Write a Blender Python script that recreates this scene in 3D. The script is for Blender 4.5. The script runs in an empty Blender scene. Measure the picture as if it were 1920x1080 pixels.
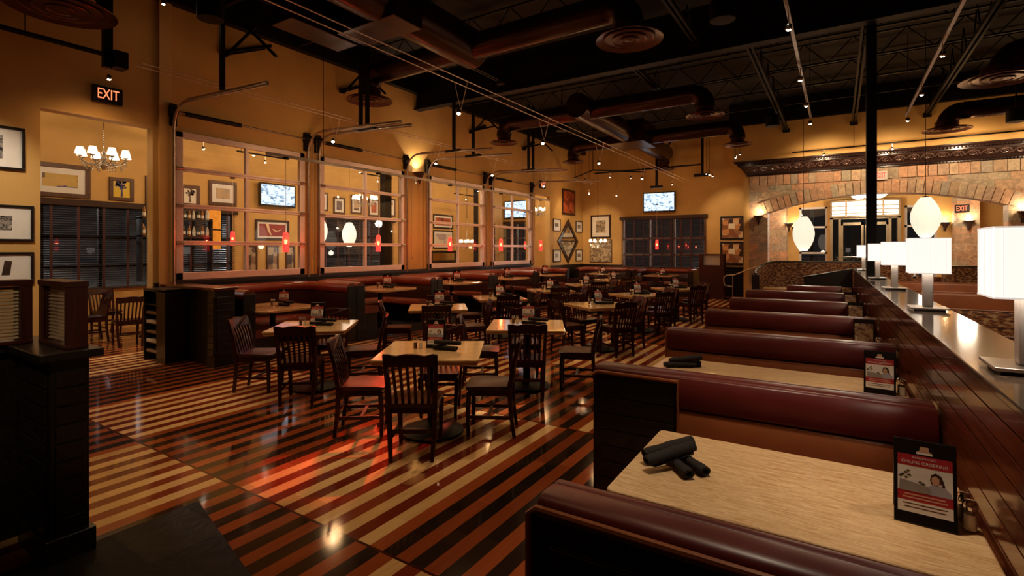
import bpy, bmesh, math, random
from mathutils import Vector, Matrix
random.seed(7)
SC = bpy.context.scene
COL = SC.collection
PI = math.pi
def R(d): return math.radians(d)

# ------------------------------------------------------------------ materials
M = {}
def nodes(name):
    m = bpy.data.materials.new(name); m.use_nodes = True
    nt = m.node_tree; b = nt.nodes['Principled BSDF']
    M[name] = m
    return m, nt, b
def N(nt, t, **kw):
    n = nt.nodes.new(t)
    for k, v in kw.items(): setattr(n, k, v)
    return n
def L(nt, a, b): nt.links.new(a, b)
def c4(c): return (c[0], c[1], c[2], 1)
def coords(nt, scale=(1, 1, 1), kind='Object'):
    tc = N(nt, 'ShaderNodeTexCoord'); mp = N(nt, 'ShaderNodeMapping')
    mp.inputs['Scale'].default_value = scale
    L(nt, tc.outputs[kind], mp.inputs['Vector'])
    return mp.outputs['Vector']
def ramp(nt, fac, stops, interp='LINEAR'):
    r = N(nt, 'ShaderNodeValToRGB'); r.color_ramp.interpolation = interp
    e = r.color_ramp.elements
    while len(e) < len(stops): e.new(0.5)
    for i, (p, c) in enumerate(stops):
        e[i].position = p; e[i].color = c4(c)
    L(nt, fac, r.inputs['Fac'])
    return r.outputs['Color']
def bump(nt, b, h, strength=0.2, dist=0.01):
    bp = N(nt, 'ShaderNodeBump'); bp.inputs['Strength'].default_value = strength
    bp.inputs['Distance'].default_value = dist
    L(nt, h, bp.inputs['Height']); L(nt, bp.outputs['Normal'], b.inputs['Normal'])
def mat(name, col, rough=0.5, metal=0.0, emit=None, estr=0.0, var=0.12, nscale=9.0, bmp=0.0, spec=0.5, coat=0.0):
    m, nt, b = nodes(name)
    b.inputs['Roughness'].default_value = rough; b.inputs['Metallic'].default_value = metal
    b.inputs['Specular IOR Level'].default_value = spec
    b.inputs['Coat Weight'].default_value = coat
    if emit:
        b.inputs['Emission Color'].default_value = c4(emit); b.inputs['Emission Strength'].default_value = estr
    no = N(nt, 'ShaderNodeTexNoise'); no.inputs['Scale'].default_value = nscale; no.inputs['Detail'].default_value = 4
    L(nt, coords(nt), no.inputs['Vector'])
    lo = [max(0, x * (1 - var)) for x in col]; hi = [min(1, x * (1 + var)) for x in col]
    L(nt, ramp(nt, no.outputs['Fac'], [(0.3, lo), (0.7, hi)]), b.inputs['Base Color'])
    if bmp: bump(nt, b, no.outputs['Fac'], bmp)
    return m
def wood(name, c1, c2, rough=0.3, stretch=(1.2, 14, 14), coat=0.0, scale=1.0, spec=0.5, dist=1.5):
    m, nt, b = nodes(name)
    v = coords(nt, tuple(s * scale for s in stretch))
    no = N(nt, 'ShaderNodeTexNoise'); no.inputs['Scale'].default_value = 2.2; no.inputs['Detail'].default_value = 7
    no.inputs['Distortion'].default_value = dist
    L(nt, v, no.inputs['Vector'])
    L(nt, ramp(nt, no.outputs['Fac'], [(0.3, c1), (0.5, [(a + d) / 2 for a, d in zip(c1, c2)]), (0.72, c2)]), b.inputs['Base Color'])
    b.inputs['Roughness'].default_value = rough; b.inputs['Coat Weight'].default_value = coat
    b.inputs['Coat Roughness'].default_value = 0.08
    b.inputs['Specular IOR Level'].default_value = spec
    bump(nt, b, no.outputs['Fac'], 0.06, 0.004)
    return m
def glassm(name, tint=(1, 1, 1), refl=0.035, rough=0.01):
    m, nt, b = nodes(name)
    nt.nodes.remove(b)
    out = nt.nodes['Material Output']
    tr = N(nt, 'ShaderNodeBsdfTransparent'); tr.inputs['Color'].default_value = c4(tint)
    gl = N(nt, 'ShaderNodeBsdfGlossy'); gl.inputs['Roughness'].default_value = rough
    lw = N(nt, 'ShaderNodeLayerWeight'); lw.inputs['Blend'].default_value = 0.5
    pw = N(nt, 'ShaderNodeMath', operation='POWER'); pw.inputs[1].default_value = 5.0; L(nt, lw.outputs['Facing'], pw.inputs[0])
    ma = N(nt, 'ShaderNodeMath', operation='MULTIPLY_ADD'); ma.inputs[1].default_value = 0.8; ma.inputs[2].default_value = refl
    L(nt, pw.outputs[0], ma.inputs[0])
    mx = N(nt, 'ShaderNodeMixShader')
    L(nt, ma.outputs[0], mx.inputs['Fac']); L(nt, tr.outputs[0], mx.inputs[1]); L(nt, gl.outputs[0], mx.inputs[2])
    L(nt, mx.outputs[0], out.inputs['Surface'])
    return m
def emis(name, col, s):
    m, nt, b = nodes(name)
    b.inputs['Base Color'].default_value = c4([x * 0.6 for x in col])
    b.inputs['Emission Color'].default_value = c4(col); b.inputs['Emission Strength'].default_value = s
    return m

# floor: boards in bands, two alternating colour schemes
def floor_mat():
    m, nt, b = nodes('striped_floor')
    tc = N(nt, 'ShaderNodeTexCoord'); sx = N(nt, 'ShaderNodeSeparateXYZ'); L(nt, tc.outputs['Object'], sx.inputs[0])
    def mth(op, a, c=None, d=None):
        n = N(nt, 'ShaderNodeMath', operation=op)
        for i, q in enumerate((a, c, d)):
            if q is None: continue
            if isinstance(q, (int, float)): n.inputs[i].default_value = q
            else: L(nt, q, n.inputs[i])
        return n.outputs[0]
    x, y = sx.outputs['X'], sx.outputs['Y']
    yb = mth('DIVIDE', mth('SUBTRACT', y, 2.02), 2.34)
    band = mth('FLOOR', yb)
    odd = mth('FLOORED_MODULO', band, 2.0)
    s = mth('DIVIDE', mth('ADD', mth('ADD', x, 3.60 + 3.072 * 10), mth('MULTIPLY', odd, 1.536)), 0.1024)
    idx = mth('FLOOR', s)
    g = mth('FLOORED_MODULO', idx, 30.0)
    par = mth('FLOORED_MODULO', g, 2.0)
    dark = mth('GREATER_THAN', g, 12.5)
    # wood grain
    mp = N(nt, 'ShaderNodeMapping'); mp.inputs['Scale'].default_value = (28, 1.6, 1); L(nt, tc.outputs['Object'], mp.inputs['Vector'])
    no = N(nt, 'ShaderNodeTexNoise'); no.inputs['Scale'].default_value = 1.6; no.inputs['Detail'].default_value = 6
    L(nt, mp.outputs['Vector'], no.inputs['Vector'])
    wn = N(nt, 'ShaderNodeTexWhiteNoise', noise_dimensions='2D')
    cb = N(nt, 'ShaderNodeCombineXYZ'); L(nt, idx, cb.inputs[0])
    pl = mth('FLOOR', mth('DIVIDE', mth('ADD', y, mth('MULTIPLY', idx, 0.37)), 0.78))
    L(nt, pl, cb.inputs[1]); L(nt, cb.outputs[0], wn.inputs['Vector'])
    var = mth('ADD', mth('MULTIPLY', no.outputs['Fac'], 0.5), mth('MULTIPLY', wn.outputs['Value'], 0.5))
    maple = ramp(nt, var, [(0.2, (0.56, 0.32, 0.125)), (0.8, (0.82, 0.54, 0.25))])
    red = ramp(nt, var, [(0.2, (0.13, 0.018, 0.008)), (0.8, (0.24, 0.040, 0.016))])
    brn = ramp(nt, var, [(0.2, (0.20, 0.040, 0.012)), (0.8, (0.38, 0.088, 0.026))])
    blk = ramp(nt, var, [(0.2, (0.012, 0.007, 0.005)), (0.8, (0.035, 0.017, 0.010))])
    def mix(f, a, c):
        n = N(nt, 'ShaderNodeMix', data_type='RGBA')
        L(nt, f, n.inputs['Factor']); L(nt, a, n.inputs['A']); L(nt, c, n.inputs['B'])
        return n.outputs['Result']
    light = mix(par, maple, red); darkc = mix(par, blk, brn)
    colr = mix(dark, light, darkc)
    # joints between bands: thin brown board
    fr = mth('FRACT', yb)
    edge = mth('LESS_THAN', fr, 0.008)
    brown = N(nt, 'ShaderNodeRGB'); brown.outputs[0].default_value = (0.06, 0.014, 0.007, 1)
    colr = mix(edge, colr, brown.outputs[0])
    L(nt, colr, b.inputs['Base Color'])
    rn = N(nt, 'ShaderNodeTexNoise'); rn.inputs['Scale'].default_value = 1.3; rn.inputs['Detail'].default_value = 3
    L(nt, tc.outputs['Object'], rn.inputs['Vector'])
    rr = N(nt, 'ShaderNodeMapRange'); rr.inputs['To Min'].default_value = 0.05; rr.inputs['To Max'].default_value = 0.12
    L(nt, rn.outputs['Fac'], rr.inputs['Value']); L(nt, rr.outputs[0], b.inputs['Roughness'])
    b.inputs['Specular IOR Level'].default_value = 0.34
    bump(nt, b, no.outputs['Fac'], 0.015, 0.002)
floor_mat()

def brick_mat(name, bw, bh, stops, mortar=(0.30, 0.23, 0.16), off=0.5, axes='XZ', msize=0.008, rough=0.7):
    m, nt, b = nodes(name)
    tc = N(nt, 'ShaderNodeTexCoord'); sx = N(nt, 'ShaderNodeSeparateXYZ'); cb = N(nt, 'ShaderNodeCombineXYZ')
    L(nt, tc.outputs['Object'], sx.inputs[0]); L(nt, sx.outputs[axes[0]], cb.inputs[0]); L(nt, sx.outputs[axes[1]], cb.inputs[1])
    br = N(nt, 'ShaderNodeTexBrick'); br.offset = off
    br.inputs['Color1'].default_value = (0, 0, 0, 1); br.inputs['Color2'].default_value = (1, 1, 1, 1)
    br.inputs['Mortar'].default_value = (0.5, 0.5, 0.5, 1); br.inputs['Scale'].default_value = 1
    br.inputs['Mortar Size'].default_value = msize; br.inputs['Brick Width'].default_value = bw; br.inputs['Row Height'].default_value = bh
    L(nt, cb.outputs[0], br.inputs['Vector'])
    col = ramp(nt, br.outputs['Color'], stops)
    no = N(nt, 'ShaderNodeTexNoise'); no.inputs['Scale'].default_value = 7; no.inputs['Detail'].default_value = 8; no.inputs['Distortion'].default_value = 1.2
    L(nt, tc.outputs['Object'], no.inputs['Vector'])
    mx = N(nt, 'ShaderNodeMix', data_type='RGBA', blend_type='MULTIPLY'); mx.inputs['Factor'].default_value = 0.75
    L(nt, col, mx.inputs['A']); L(nt, ramp(nt, no.outputs['Fac'], [(0.3, (0.45, 0.42, 0.4)), (0.7, (1.25, 1.2, 1.15))]), mx.inputs['B'])
    m2 = N(nt, 'ShaderNodeMix', data_type='RGBA'); m2.inputs['B'].default_value = c4(mortar)
    L(nt, br.outputs['Fac'], m2.inputs['Factor']); L(nt, mx.outputs['Result'], m2.inputs['A'])
    L(nt, m2.outputs['Result'], b.inputs['Base Color'])
    b.inputs['Roughness'].default_value = rough
    if name == 'slate_mat': b.inputs['Specular IOR Level'].default_value = 0.12
    bump(nt, b, no.outputs['Fac'], 0.5, 0.02)
    return m
STONES = [(0.0, (0.34, 0.28, 0.19)), (0.22, (0.58, 0.32, 0.18)), (0.42, (0.42, 0.36, 0.25)), (0.6, (0.64, 0.42, 0.26)), (0.8, (0.36, 0.31, 0.24)), (1.0, (0.66, 0.34, 0.18))]
brick_mat('slate_wall', 0.62, 0.27, STONES)
brick_mat('slate_mat', 0.62, 0.42, [(0, (0.006, 0.0055, 0.005)), (0.5, (0.014, 0.012, 0.010)), (1, (0.026, 0.021, 0.016))], mortar=(0.004, 0.0035, 0.003), axes='XY', rough=0.5)
def island_stone():
    m, nt, b = nodes('slate_blocks')
    ge = N(nt, 'ShaderNodeNewGeometry')
    col = ramp(nt, ge.outputs['Random Per Island'], STONES)
    no = N(nt, 'ShaderNodeTexNoise'); no.inputs['Scale'].default_value = 9; no.inputs['Detail'].default_value = 7; no.inputs['Distortion'].default_value = 1
    L(nt, coords(nt), no.inputs['Vector'])
    mx = N(nt, 'ShaderNodeMix', data_type='RGBA', blend_type='MULTIPLY'); mx.inputs['Factor'].default_value = 0.7
    L(nt, col, mx.inputs['A']); L(nt, ramp(nt, no.outputs['Fac'], [(0.3, (0.5, 0.47, 0.45)), (0.7, (1.2, 1.15, 1.1))]), mx.inputs['B'])
    L(nt, mx.outputs['Result'], b.inputs['Base Color']); b.inputs['Roughness'].default_value = 0.65
    bump(nt, b, no.outputs['Fac'], 0.4, 0.02)
island_stone()
def weave_mat():
    m, nt, b = nodes('patterned_fabric')
    v = coords(nt, (1, 1, 1))
    w1 = N(nt, 'ShaderNodeTexNoise'); w1.inputs['Scale'].default_value = 1; w1.inputs['Detail'].default_value = 2
    mp = N(nt, 'ShaderNodeMapping'); mp.inputs['Scale'].default_value = (14, 14, 42); L(nt, v, mp.inputs['Vector'])
    L(nt, mp.outputs['Vector'], w1.inputs['Vector'])
    L(nt, ramp(nt, w1.outputs['Fac'], [(0.36, (0.035, 0.008, 0.005)), (0.46, (0.16, 0.045, 0.015)), (0.54, (0.30, 0.11, 0.03)), (0.62, (0.45, 0.30, 0.15))]), b.inputs['Base Color'])
    b.inputs['Roughness'].default_value = 0.7
weave_mat()
def screen_mat():
    m, nt, b = nodes('tv_picture')
    v = coords(nt, (6, 6, 9))
    no = N(nt, 'ShaderNodeTexNoise'); no.inputs['Scale'].default_value = 1.3; no.inputs['Detail'].default_value = 6; no.inputs['Distortion'].default_value = 0.8
    L(nt, v, no.inputs['Vector'])
    col = ramp(nt, no.outputs['Fac'], [(0.32, (0.04, 0.09, 0.20)), (0.42, (0.28, 0.46, 0.62)), (0.5, (0.75, 0.86, 0.95)), (0.6, (0.62, 0.80, 0.95)), (0.7, (0.9, 0.75, 0.85))])
    b.inputs['Base Color'].default_value = (0.02, 0.02, 0.02, 1)
    L(nt, col, b.inputs['Emission Color']); b.inputs['Emission Strength'].default_value = 1.25
    b.inputs['Roughness'].default_value = 0.2
screen_mat()
def art_mat(name, cols, scale=(6, 6, 6), seed=0.0, vor=True):
    m, nt, b = nodes(name)
    tc = N(nt, 'ShaderNodeTexCoord'); mp = N(nt, 'ShaderNodeMapping')
    mp.inputs['Scale'].default_value = scale; mp.inputs['Location'].default_value = (seed, seed * 1.7, seed * 0.6)
    L(nt, tc.outputs['Object'], mp.inputs['Vector'])
    if vor:
        t = N(nt, 'ShaderNodeTexVoronoi', distance='CHEBYCHEV'); t.inputs['Scale'].default_value = 1.0; t.inputs['Randomness'].default_value = 0.75
        L(nt, mp.outputs['Vector'], t.inputs['Vector'])
        sp = N(nt, 'ShaderNodeSeparateXYZ'); L(nt, t.outputs['Color'], sp.inputs[0]); f = sp.outputs[0]
        it = 'CONSTANT'
    else:
        t = N(nt, 'ShaderNodeTexNoise'); t.inputs['Scale'].default_value = 1.0; t.inputs['Detail'].default_value = 6; t.inputs['Distortion'].default_value = 0.6
        L(nt, mp.outputs['Vector'], t.inputs['Vector']); f = t.outputs['Fac']; it = 'LINEAR'
    n = len(cols)
    st = [(i / n, c) for i, c in enumerate(cols)] if vor else [(0.3 + 0.4 * i / max(1, n - 1), c) for i, c in enumerate(cols)]
    L(nt, ramp(nt, f, st, it), b.inputs['Base Color'])
    b.inputs['Roughness'].default_value = 0.35
    return m

mat('plaster', (0.62, 0.37, 0.115), 0.75, var=0.10, nscale=1.6, bmp=0.04)
mat('plaster_jamb', (0.66, 0.42, 0.15), 0.7, var=0.06, nscale=2)
mat('ceiling_black', (0.008, 0.0055, 0.0045), 0.8, var=0.25)
mat('steel_black', (0.005, 0.004, 0.004), 0.5, var=0.2, spec=0.2)
mat('steel_dark', (0.0055, 0.0038, 0.0032), 0.55, var=0.2, spec=0.25)
mat('duct', (0.045, 0.016, 0.010), 0.26, metal=0.7, var=0.25, nscale=3)
mat('diffuser_metal', (0.10, 0.032, 0.022), 0.28, metal=0.6, var=0.15)
mat('aluminium', (0.80, 0.66, 0.62), 0.36, metal=0.15, var=0.06)
mat('galvanised', (0.42, 0.34, 0.28), 0.33, metal=0.85, var=0.15)
mat('chrome', (0.75, 0.72, 0.70), 0.12, metal=1.0, var=0.03)
mat('brushed_steel', (0.62, 0.58, 0.55), 0.28, metal=1.0, var=0.06)
mat('pale_steel', (0.80, 0.76, 0.72), 0.3, metal=0.35, var=0.04)
mat('bronze', (0.30, 0.22, 0.13), 0.4, metal=0.5, var=0.1)
wood('black_wood', (0.006, 0.0045, 0.004), (0.020, 0.013, 0.010), 0.32, coat=0.2)
wood('chair_wood', (0.014, 0.0035, 0.0025), (0.058, 0.011, 0.006), 0.27, stretch=(9, 2, 9), coat=0.0, spec=0.28)
wood('maple_top', (0.56, 0.31, 0.12), (0.82, 0.55, 0.27), 0.16, stretch=(2.2, 16, 10), coat=0.6, dist=2.5)
wood('maple_booth', (0.56, 0.30, 0.125), (0.90, 0.64, 0.36), 0.32, stretch=(2.6, 20, 12), coat=0.12, dist=2.8)
wood('wall_wood', (0.075, 0.016, 0.007), (0.17, 0.048, 0.018), 0.20, stretch=(14, 0.9, 14), coat=0.4)
wood('red_post', (0.030, 0.007, 0.005), (0.065, 0.015, 0.009), 0.3, stretch=(12, 12, 0.9))
wood('frame_wood', (0.05, 0.018, 0.008), (0.13, 0.05, 0.02), 0.35, stretch=(12, 12, 2))
mat('frame_black', (0.012, 0.009, 0.008), 0.3, var=0.2)
mat('frame_walnut', (0.035, 0.014, 0.008), 0.32, var=0.2)
mat('leather_maroon', (0.105, 0.012, 0.011), 0.36, var=0.18, nscale=5, bmp=0.05, spec=0.42)
mat('leather_brown', (0.27, 0.075, 0.022), 0.42, var=0.14, nscale=4, bmp=0.05)
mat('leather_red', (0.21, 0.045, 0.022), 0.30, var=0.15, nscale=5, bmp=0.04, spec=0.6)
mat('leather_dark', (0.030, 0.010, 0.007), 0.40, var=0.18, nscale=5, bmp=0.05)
mat('napkin_cloth', (0.011, 0.0055, 0.004), 0.85, var=0.3, nscale=60, bmp=0.2)
mat('paper_cream', (0.80, 0.72, 0.60), 0.6, var=0.04)
mat('mat_white', (0.78, 0.75, 0.70), 0.6, var=0.03)
mat('print_red', (0.42, 0.02, 0.03), 0.5, var=0.06)
mat('print_skin', (0.62, 0.36, 0.24), 0.5, var=0.05)
mat('print_hair', (0.045, 0.018, 0.012), 0.5)
mat('print_grey', (0.30, 0.27, 0.26), 0.5)
mat('print_shirt', (0.40, 0.38, 0.46), 0.5)
mat('print_ink', (0.10, 0.03, 0.03), 0.5)
mat('print_white', (0.85, 0.80, 0.76), 0.5)
mat('print_green', (0.03, 0.04, 0.025), 0.5)
mat('plastic_black', (0.008, 0.007, 0.007), 0.18, var=0.1)
mat('salt_white', (0.85, 0.82, 0.78), 0.5, var=0.02)
mat('pepper_dark', (0.10, 0.045, 0.025), 0.6, var=0.4, nscale=90)
mat('counter_granite', (0.075, 0.052, 0.038), 0.10, var=0.6, nscale=70, spec=0.6)
mat('carved_dark', (0.030, 0.014, 0.012), 0.2, var=0.2, spec=0.9)
mat('carved_gleam', (0.17, 0.10, 0.085), 0.25, metal=0.4, var=0.2, spec=0.8)  # paler copy of the cornice tone, gleam of the scrolls painted into the colour
mat('blind_wood', (0.06, 0.045, 0.042), 0.42, var=0.25)
mat('blind_tape', (0.060, 0.012, 0.012), 0.6)
mat('white_frame', (0.55, 0.50, 0.46), 0.4, var=0.05)
mat('louvre_white', (0.88, 0.80, 0.74), 0.5, var=0.03)
mat('asphalt_night', (0.16, 0.165, 0.17), 0.9, var=0.5, nscale=2)
mat('leaf_night', (0.03, 0.06, 0.02), 0.8, var=0.4)
mat('bottle_amber', (0.32, 0.13, 0.03), 0.1, var=0.2); mat('bottle_clear', (0.60, 0.55, 0.45), 0.08, var=0.1); mat('bottle_dark', (0.03, 0.03, 0.02), 0.1, var=0.2)
mat('label_paper', (0.75, 0.70, 0.58), 0.6)
mat('amber_panel', (0.55, 0.20, 0.02), 0.4, emit=(1, 0.36, 0.03), estr=0.35, var=0.3, nscale=8)
emis('bulb', (1.0, 0.80, 0.55), 60.0)
emis('bulb_red', (1.0, 0.45, 0.15), 70.0)
def red_glass():
    m, nt, b = nodes('pendant_red')
    no = N(nt, 'ShaderNodeTexVoronoi'); no.inputs['Scale'].default_value = 70; L(nt, coords(nt), no.inputs['Vector'])
    col = ramp(nt, no.outputs['Distance'], [(0.1, (0.85, 0.13, 0.09)), (0.5, (0.50, 0.020, 0.018))])
    L(nt, col, b.inputs['Base Color']); b.inputs['Roughness'].default_value = 0.15
    L(nt, col, b.inputs['Emission Color']); b.inputs['Emission Strength'].default_value = 3.2
    tr = N(nt, 'ShaderNodeBsdfTransparent'); tr.inputs['Color'].default_value = (1, 0.14, 0.08, 1)
    mx = N(nt, 'ShaderNodeMixShader'); mx.inputs['Fac'].default_value = 0.5
    L(nt, tr.outputs[0], mx.inputs[1]); L(nt, b.outputs[0], mx.inputs[2]); L(nt, mx.outputs[0], nt.nodes['Material Output'].inputs['Surface'])
red_glass()
mat('lamp_linen', (0.8, 0.74, 0.70), 0.7, emit=(1.0, 0.91, 0.83), estr=0.98, var=0.02)
mat('lamp_rib', (0.4, 0.36, 0.33), 0.7, emit=(1.0, 0.86, 0.76), estr=0.62, var=0.02)
mat('cocoon', (0.9, 0.86, 0.8), 0.6, emit=(1.0, 0.84, 0.66), estr=0.85, var=0.04)
mat('cocoon_rib', (0.6, 0.55, 0.5), 0.6, emit=(1.0, 0.82, 0.64), estr=0.55, var=0.04)
mat('chandelier_shade', (0.9, 0.8, 0.65), 0.6, emit=(1.0, 0.80, 0.55), estr=1.8, var=0.03)
mat('crystal', (0.75, 0.68, 0.58), 0.06, metal=0.6, var=0.4, nscale=60)
mat('transom_glass', (0.9, 0.9, 0.82), 0.5, emit=(1.0, 0.95, 0.82), estr=1.5, var=0.03)
mat('bowl_glass', (0.9, 0.88, 0.8), 0.4, emit=(1.0, 0.92, 0.78), estr=5.0, var=0.03)
mat('exit_red', (0.8, 0.05, 0.03), 0.4, emit=(1.0, 0.22, 0.09), estr=1.6, var=0.02)
mat('exit_deep', (0.55, 0.015, 0.012), 0.4, emit=(1.0, 0.03, 0.02), estr=0.45, var=0.02)
mat('exit_white', (0.55, 0.50, 0.46), 0.5, var=0.02)
mat('exit_black', (0.012, 0.007, 0.007), 0.3)
mat('cable_metal', (0.85, 0.72, 0.62), 0.35, metal=0.3)
mat('mirror', (0.75, 0.72, 0.66), 0.04, metal=1.0, var=0.02)
glassm('pane_glass'); glassm('clear_glass', (0.97, 0.95, 0.92), 0.05); glassm('smoke_glass', (0.85, 0.82, 0.76), 0.05)

# ------------------------------------------------------------------ mesh builder
class MB:
    def __init__(s): s.v = []; s.f = []; s.mi = []; s.cur = 0
    def quad_box(s, pts):
        b = len(s.v); s.v += [tuple(p) for p in pts]
        for f in ((3, 2, 1, 0), (4, 5, 6, 7), (0, 1, 5, 4), (1, 2, 6, 5), (2, 3, 7, 6), (3, 0, 4, 7)):
            s.f.append([b + i for i in f]); s.mi.append(s.cur)
        return s
    def bx(s, x0, x1, y0, y1, z0, z1):
        return s.quad_box([(x0, y0, z0), (x1, y0, z0), (x1, y1, z0), (x0, y1, z0), (x0, y0, z1), (x1, y0, z1), (x1, y1, z1), (x0, y1, z1)])
    def bar(s, p0, p1, w, h=None, w1=None, h1=None, up=(0, 0, 1)):
        h = w if h is None else h; w1 = w if w1 is None else w1; h1 = h if h1 is None else h1
        p0, p1 = Vector(p0), Vector(p1); d = (p1 - p0).normalized(); u = Vector(up)
        if abs(d.dot(u)) > 0.97: u = Vector((0, 1, 0))
        a = d.cross(u).normalized(); c = a.cross(d).normalized()
        q = []
        for p, ww, hh in ((p0, w, h), (p1, w1, h1)):
            q += [p - a * ww / 2 - c * hh / 2, p + a * ww / 2 - c * hh / 2, p + a * ww / 2 + c * hh / 2, p - a * ww / 2 + c * hh / 2]
        return s.quad_box(q)
    def tube(s, path, r, n=8, cap=True, closed=False):
        P = [Vector(p) for p in path]; rr = r if isinstance(r, (list, tuple)) else [r] * len(P)
        base = len(s.v); k = len(P); prev = None
        for i, p in enumerate(P):
            if closed: t = P[(i + 1) % k] - P[i - 1]
            else: t = P[min(i + 1, k - 1)] - P[max(i - 1, 0)]
            t.normalize()
            if prev is None:
                u = Vector((0, 0, 1)) if abs(t.z) < 0.9 else Vector((1, 0, 0))
                a = t.cross(u).normalized()
            else:
                a = (prev - t * prev.dot(t)).normalized()
            prev = a; c = t.cross(a)
            for j in range(n):
                th = 2 * PI * j / n
                s.v.append(tuple(p + (a * math.cos(th) + c * math.sin(th)) * rr[i]))
        for i in range(k if closed else k - 1):
            i2 = (i + 1) % k
            for j in range(n):
                j2 = (j + 1) % n
                s.f.append([base + i * n + j, base + i * n + j2, base + i2 * n + j2, base + i2 * n + j]); s.mi.append(s.cur)
        if cap and not closed:
            s.f.append([base + j for j in reversed(range(n))]); s.mi.append(s.cur)
            s.f.append([base + (k - 1) * n + j for j in range(n)]); s.mi.append(s.cur)
        return s
    def cyl(s, p0, p1, r, n=16): return s.tube([p0, p1], r, n)
    def lathe(s, prof, c=(0, 0, 0), n=24, sx=1, sy=1):
        base = len(s.v); k = len(prof)
        for r, z in prof:
            for j in range(n):
                th = 2 * PI * j / n
                s.v.append((c[0] + r * math.cos(th) * sx, c[1] + r * math.sin(th) * sy, c[2] + z))
        for i in range(k - 1):
            for j in range(n):
                j2 = (j + 1) % n
                s.f.append([base + i * n + j, base + i * n + j2, base + (i + 1) * n + j2, base + (i + 1) * n + j]); s.mi.append(s.cur)
        if prof[0][0] > 1e-6: s.f.append([base + j for j in reversed(range(n))]); s.mi.append(s.cur)
        if prof[-1][0] > 1e-6: s.f.append([base + (k - 1) * n + j for j in range(n)]); s.mi.append(s.cur)
        return s
    def prism(s, poly, z0, z1, ax='z'):
        def p3(a, b, h): return {'z': (a, b, h), 'y': (a, h, b), 'x': (h, a, b)}[ax]
        b = len(s.v); n = len(poly)
        s.v += [p3(a, c, z0) for a, c in poly] + [p3(a, c, z1) for a, c in poly]
        s.f.append([b + i for i in reversed(range(n))]); s.f.append([b + n + i for i in range(n)]); s.mi += [s.cur] * 2
        for i in range(n):
            j = (i + 1) % n
            s.f.append([b + i, b + j, b + n + j, b + n + i]); s.mi.append(s.cur)
        return s
    def sweep(s, path, prof, closed=False):
        # path: 2D points; prof: closed loop of (offset to the left of travel, z)
        P = [Vector(p) for p in path]; k = len(P); n = len(prof); base = len(s.v)
        for i in range(k):
            d0 = (P[i] - P[i - 1]) if (i > 0 or closed) else (P[1] - P[0])
            d1 = (P[(i + 1) % k] - P[i]) if (i < k - 1 or closed) else (P[-1] - P[-2])
            d0 = d0.normalized(); d1 = d1.normalized()
            n0 = Vector((-d0.y, d0.x)); n1 = Vector((-d1.y, d1.x))
            m = (n0 + n1).normalized(); m = m / max(0.3, m.dot(n0))
            for o, z in prof: s.v.append((P[i].x + m.x * o, P[i].y + m.y * o, z))
        for i in range(k if closed else k - 1):
            i2 = (i + 1) % k
            for j in range(n):
                j2 = (j + 1) % n
                s.f.append([base + i * n + j, base + i2 * n + j, base + i2 * n + j2, base + i * n + j2]); s.mi.append(s.cur)
        if not closed:
            s.f.append([base + j for j in range(n)]); s.f.append([base + (k - 1) * n + j for j in reversed(range(n))]); s.mi += [s.cur] * 2
        return s
    def build(s, name, mats, parent=None, loc=(0, 0, 0), rz=0, smooth=False, bevel=0, seg=2, rot=None):
        me = bpy.data.meshes.new(name)
        me.from_pydata(s.v, [], s.f)
        if not isinstance(mats, (list, tuple)): mats = [mats]
        for m in mats: me.materials.append(M[m])
        for p, i in zip(me.polygons, s.mi): p.material_index = i
        bm = bmesh.new(); bm.from_mesh(me)
        bmesh.ops.recalc_face_normals(bm, faces=bm.faces)
        if bevel:
            eds = [e for e in bm.edges if len(e.link_faces) == 2 and e.calc_face_angle(0) > 0.6]
            bmesh.ops.bevel(bm, geom=eds, offset=bevel, segments=seg, affect='EDGES', profile=0.5, clamp_overlap=True)
        if smooth:
            for f in bm.faces: f.smooth = True
        bm.to_mesh(me); bm.free()
        if smooth:
            try: me.set_sharp_from_angle(angle=R(38))
            except Exception: pass
        o = bpy.data.objects.new(name, me); COL.objects.link(o)
        o.location = loc; o.rotation_euler = rot if rot else (0, 0, rz)
        if parent: o.parent = parent
        return o
def tag(o, label=None, cat=None, group=None, kind=None):
    if label: o['label'] = label
    if cat: o['category'] = cat
    if group: o['group'] = group
    if kind: o['kind'] = kind
    return o
def thing(name, label, cat, loc=(0, 0, 0), rz=0, group=None):
    o = bpy.data.objects.new(name, None); COL.objects.link(o)
    o.empty_display_size = 0.1
    o.location = loc; o.rotation_euler = (0, 0, rz)
    return tag(o, label, cat, group)
def struct(o): o['kind'] = 'structure'; return o
KIDS = {}
def dup(root, loc, rz, label, group=None):
    r = root.copy(); COL.objects.link(r); r.location = loc; r.rotation_euler = (0, 0, rz); r['label'] = label
    if group: r['group'] = group
    def rec(src, dst):
        for ch in src.children:
            c = ch.copy(); COL.objects.link(c); c.parent = dst
            rec(ch, c)
    rec(root, r)
    return r
class Proto:
    """first placement moves the prototype itself, later ones copy it"""
    def __init__(s, maker): s.maker = maker; s.o = None
    def __call__(s, loc, rz, label, group=None):
        if s.o is None:
            s.o = s.maker(label); s.o.location = loc; s.o.rotation_euler = (0, 0, rz)
            if group: s.o['group'] = group
            return s.o
        return dup(s.o, loc, rz, label, group)
def rrect(w, d, r, n=4, cx=0, cy=0):
    out = []
    for sx, sy, a0 in ((1, -1, -90), (1, 1, 0), (-1, 1, 90), (-1, -1, 180)):
        for i in range(n + 1):
            a = R(a0 + 90 * i / n)
            out.append((cx + sx * (w / 2 - r) + r * math.cos(a), cy + sy * (d / 2 - r) + r * math.sin(a)))
    return out
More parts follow.
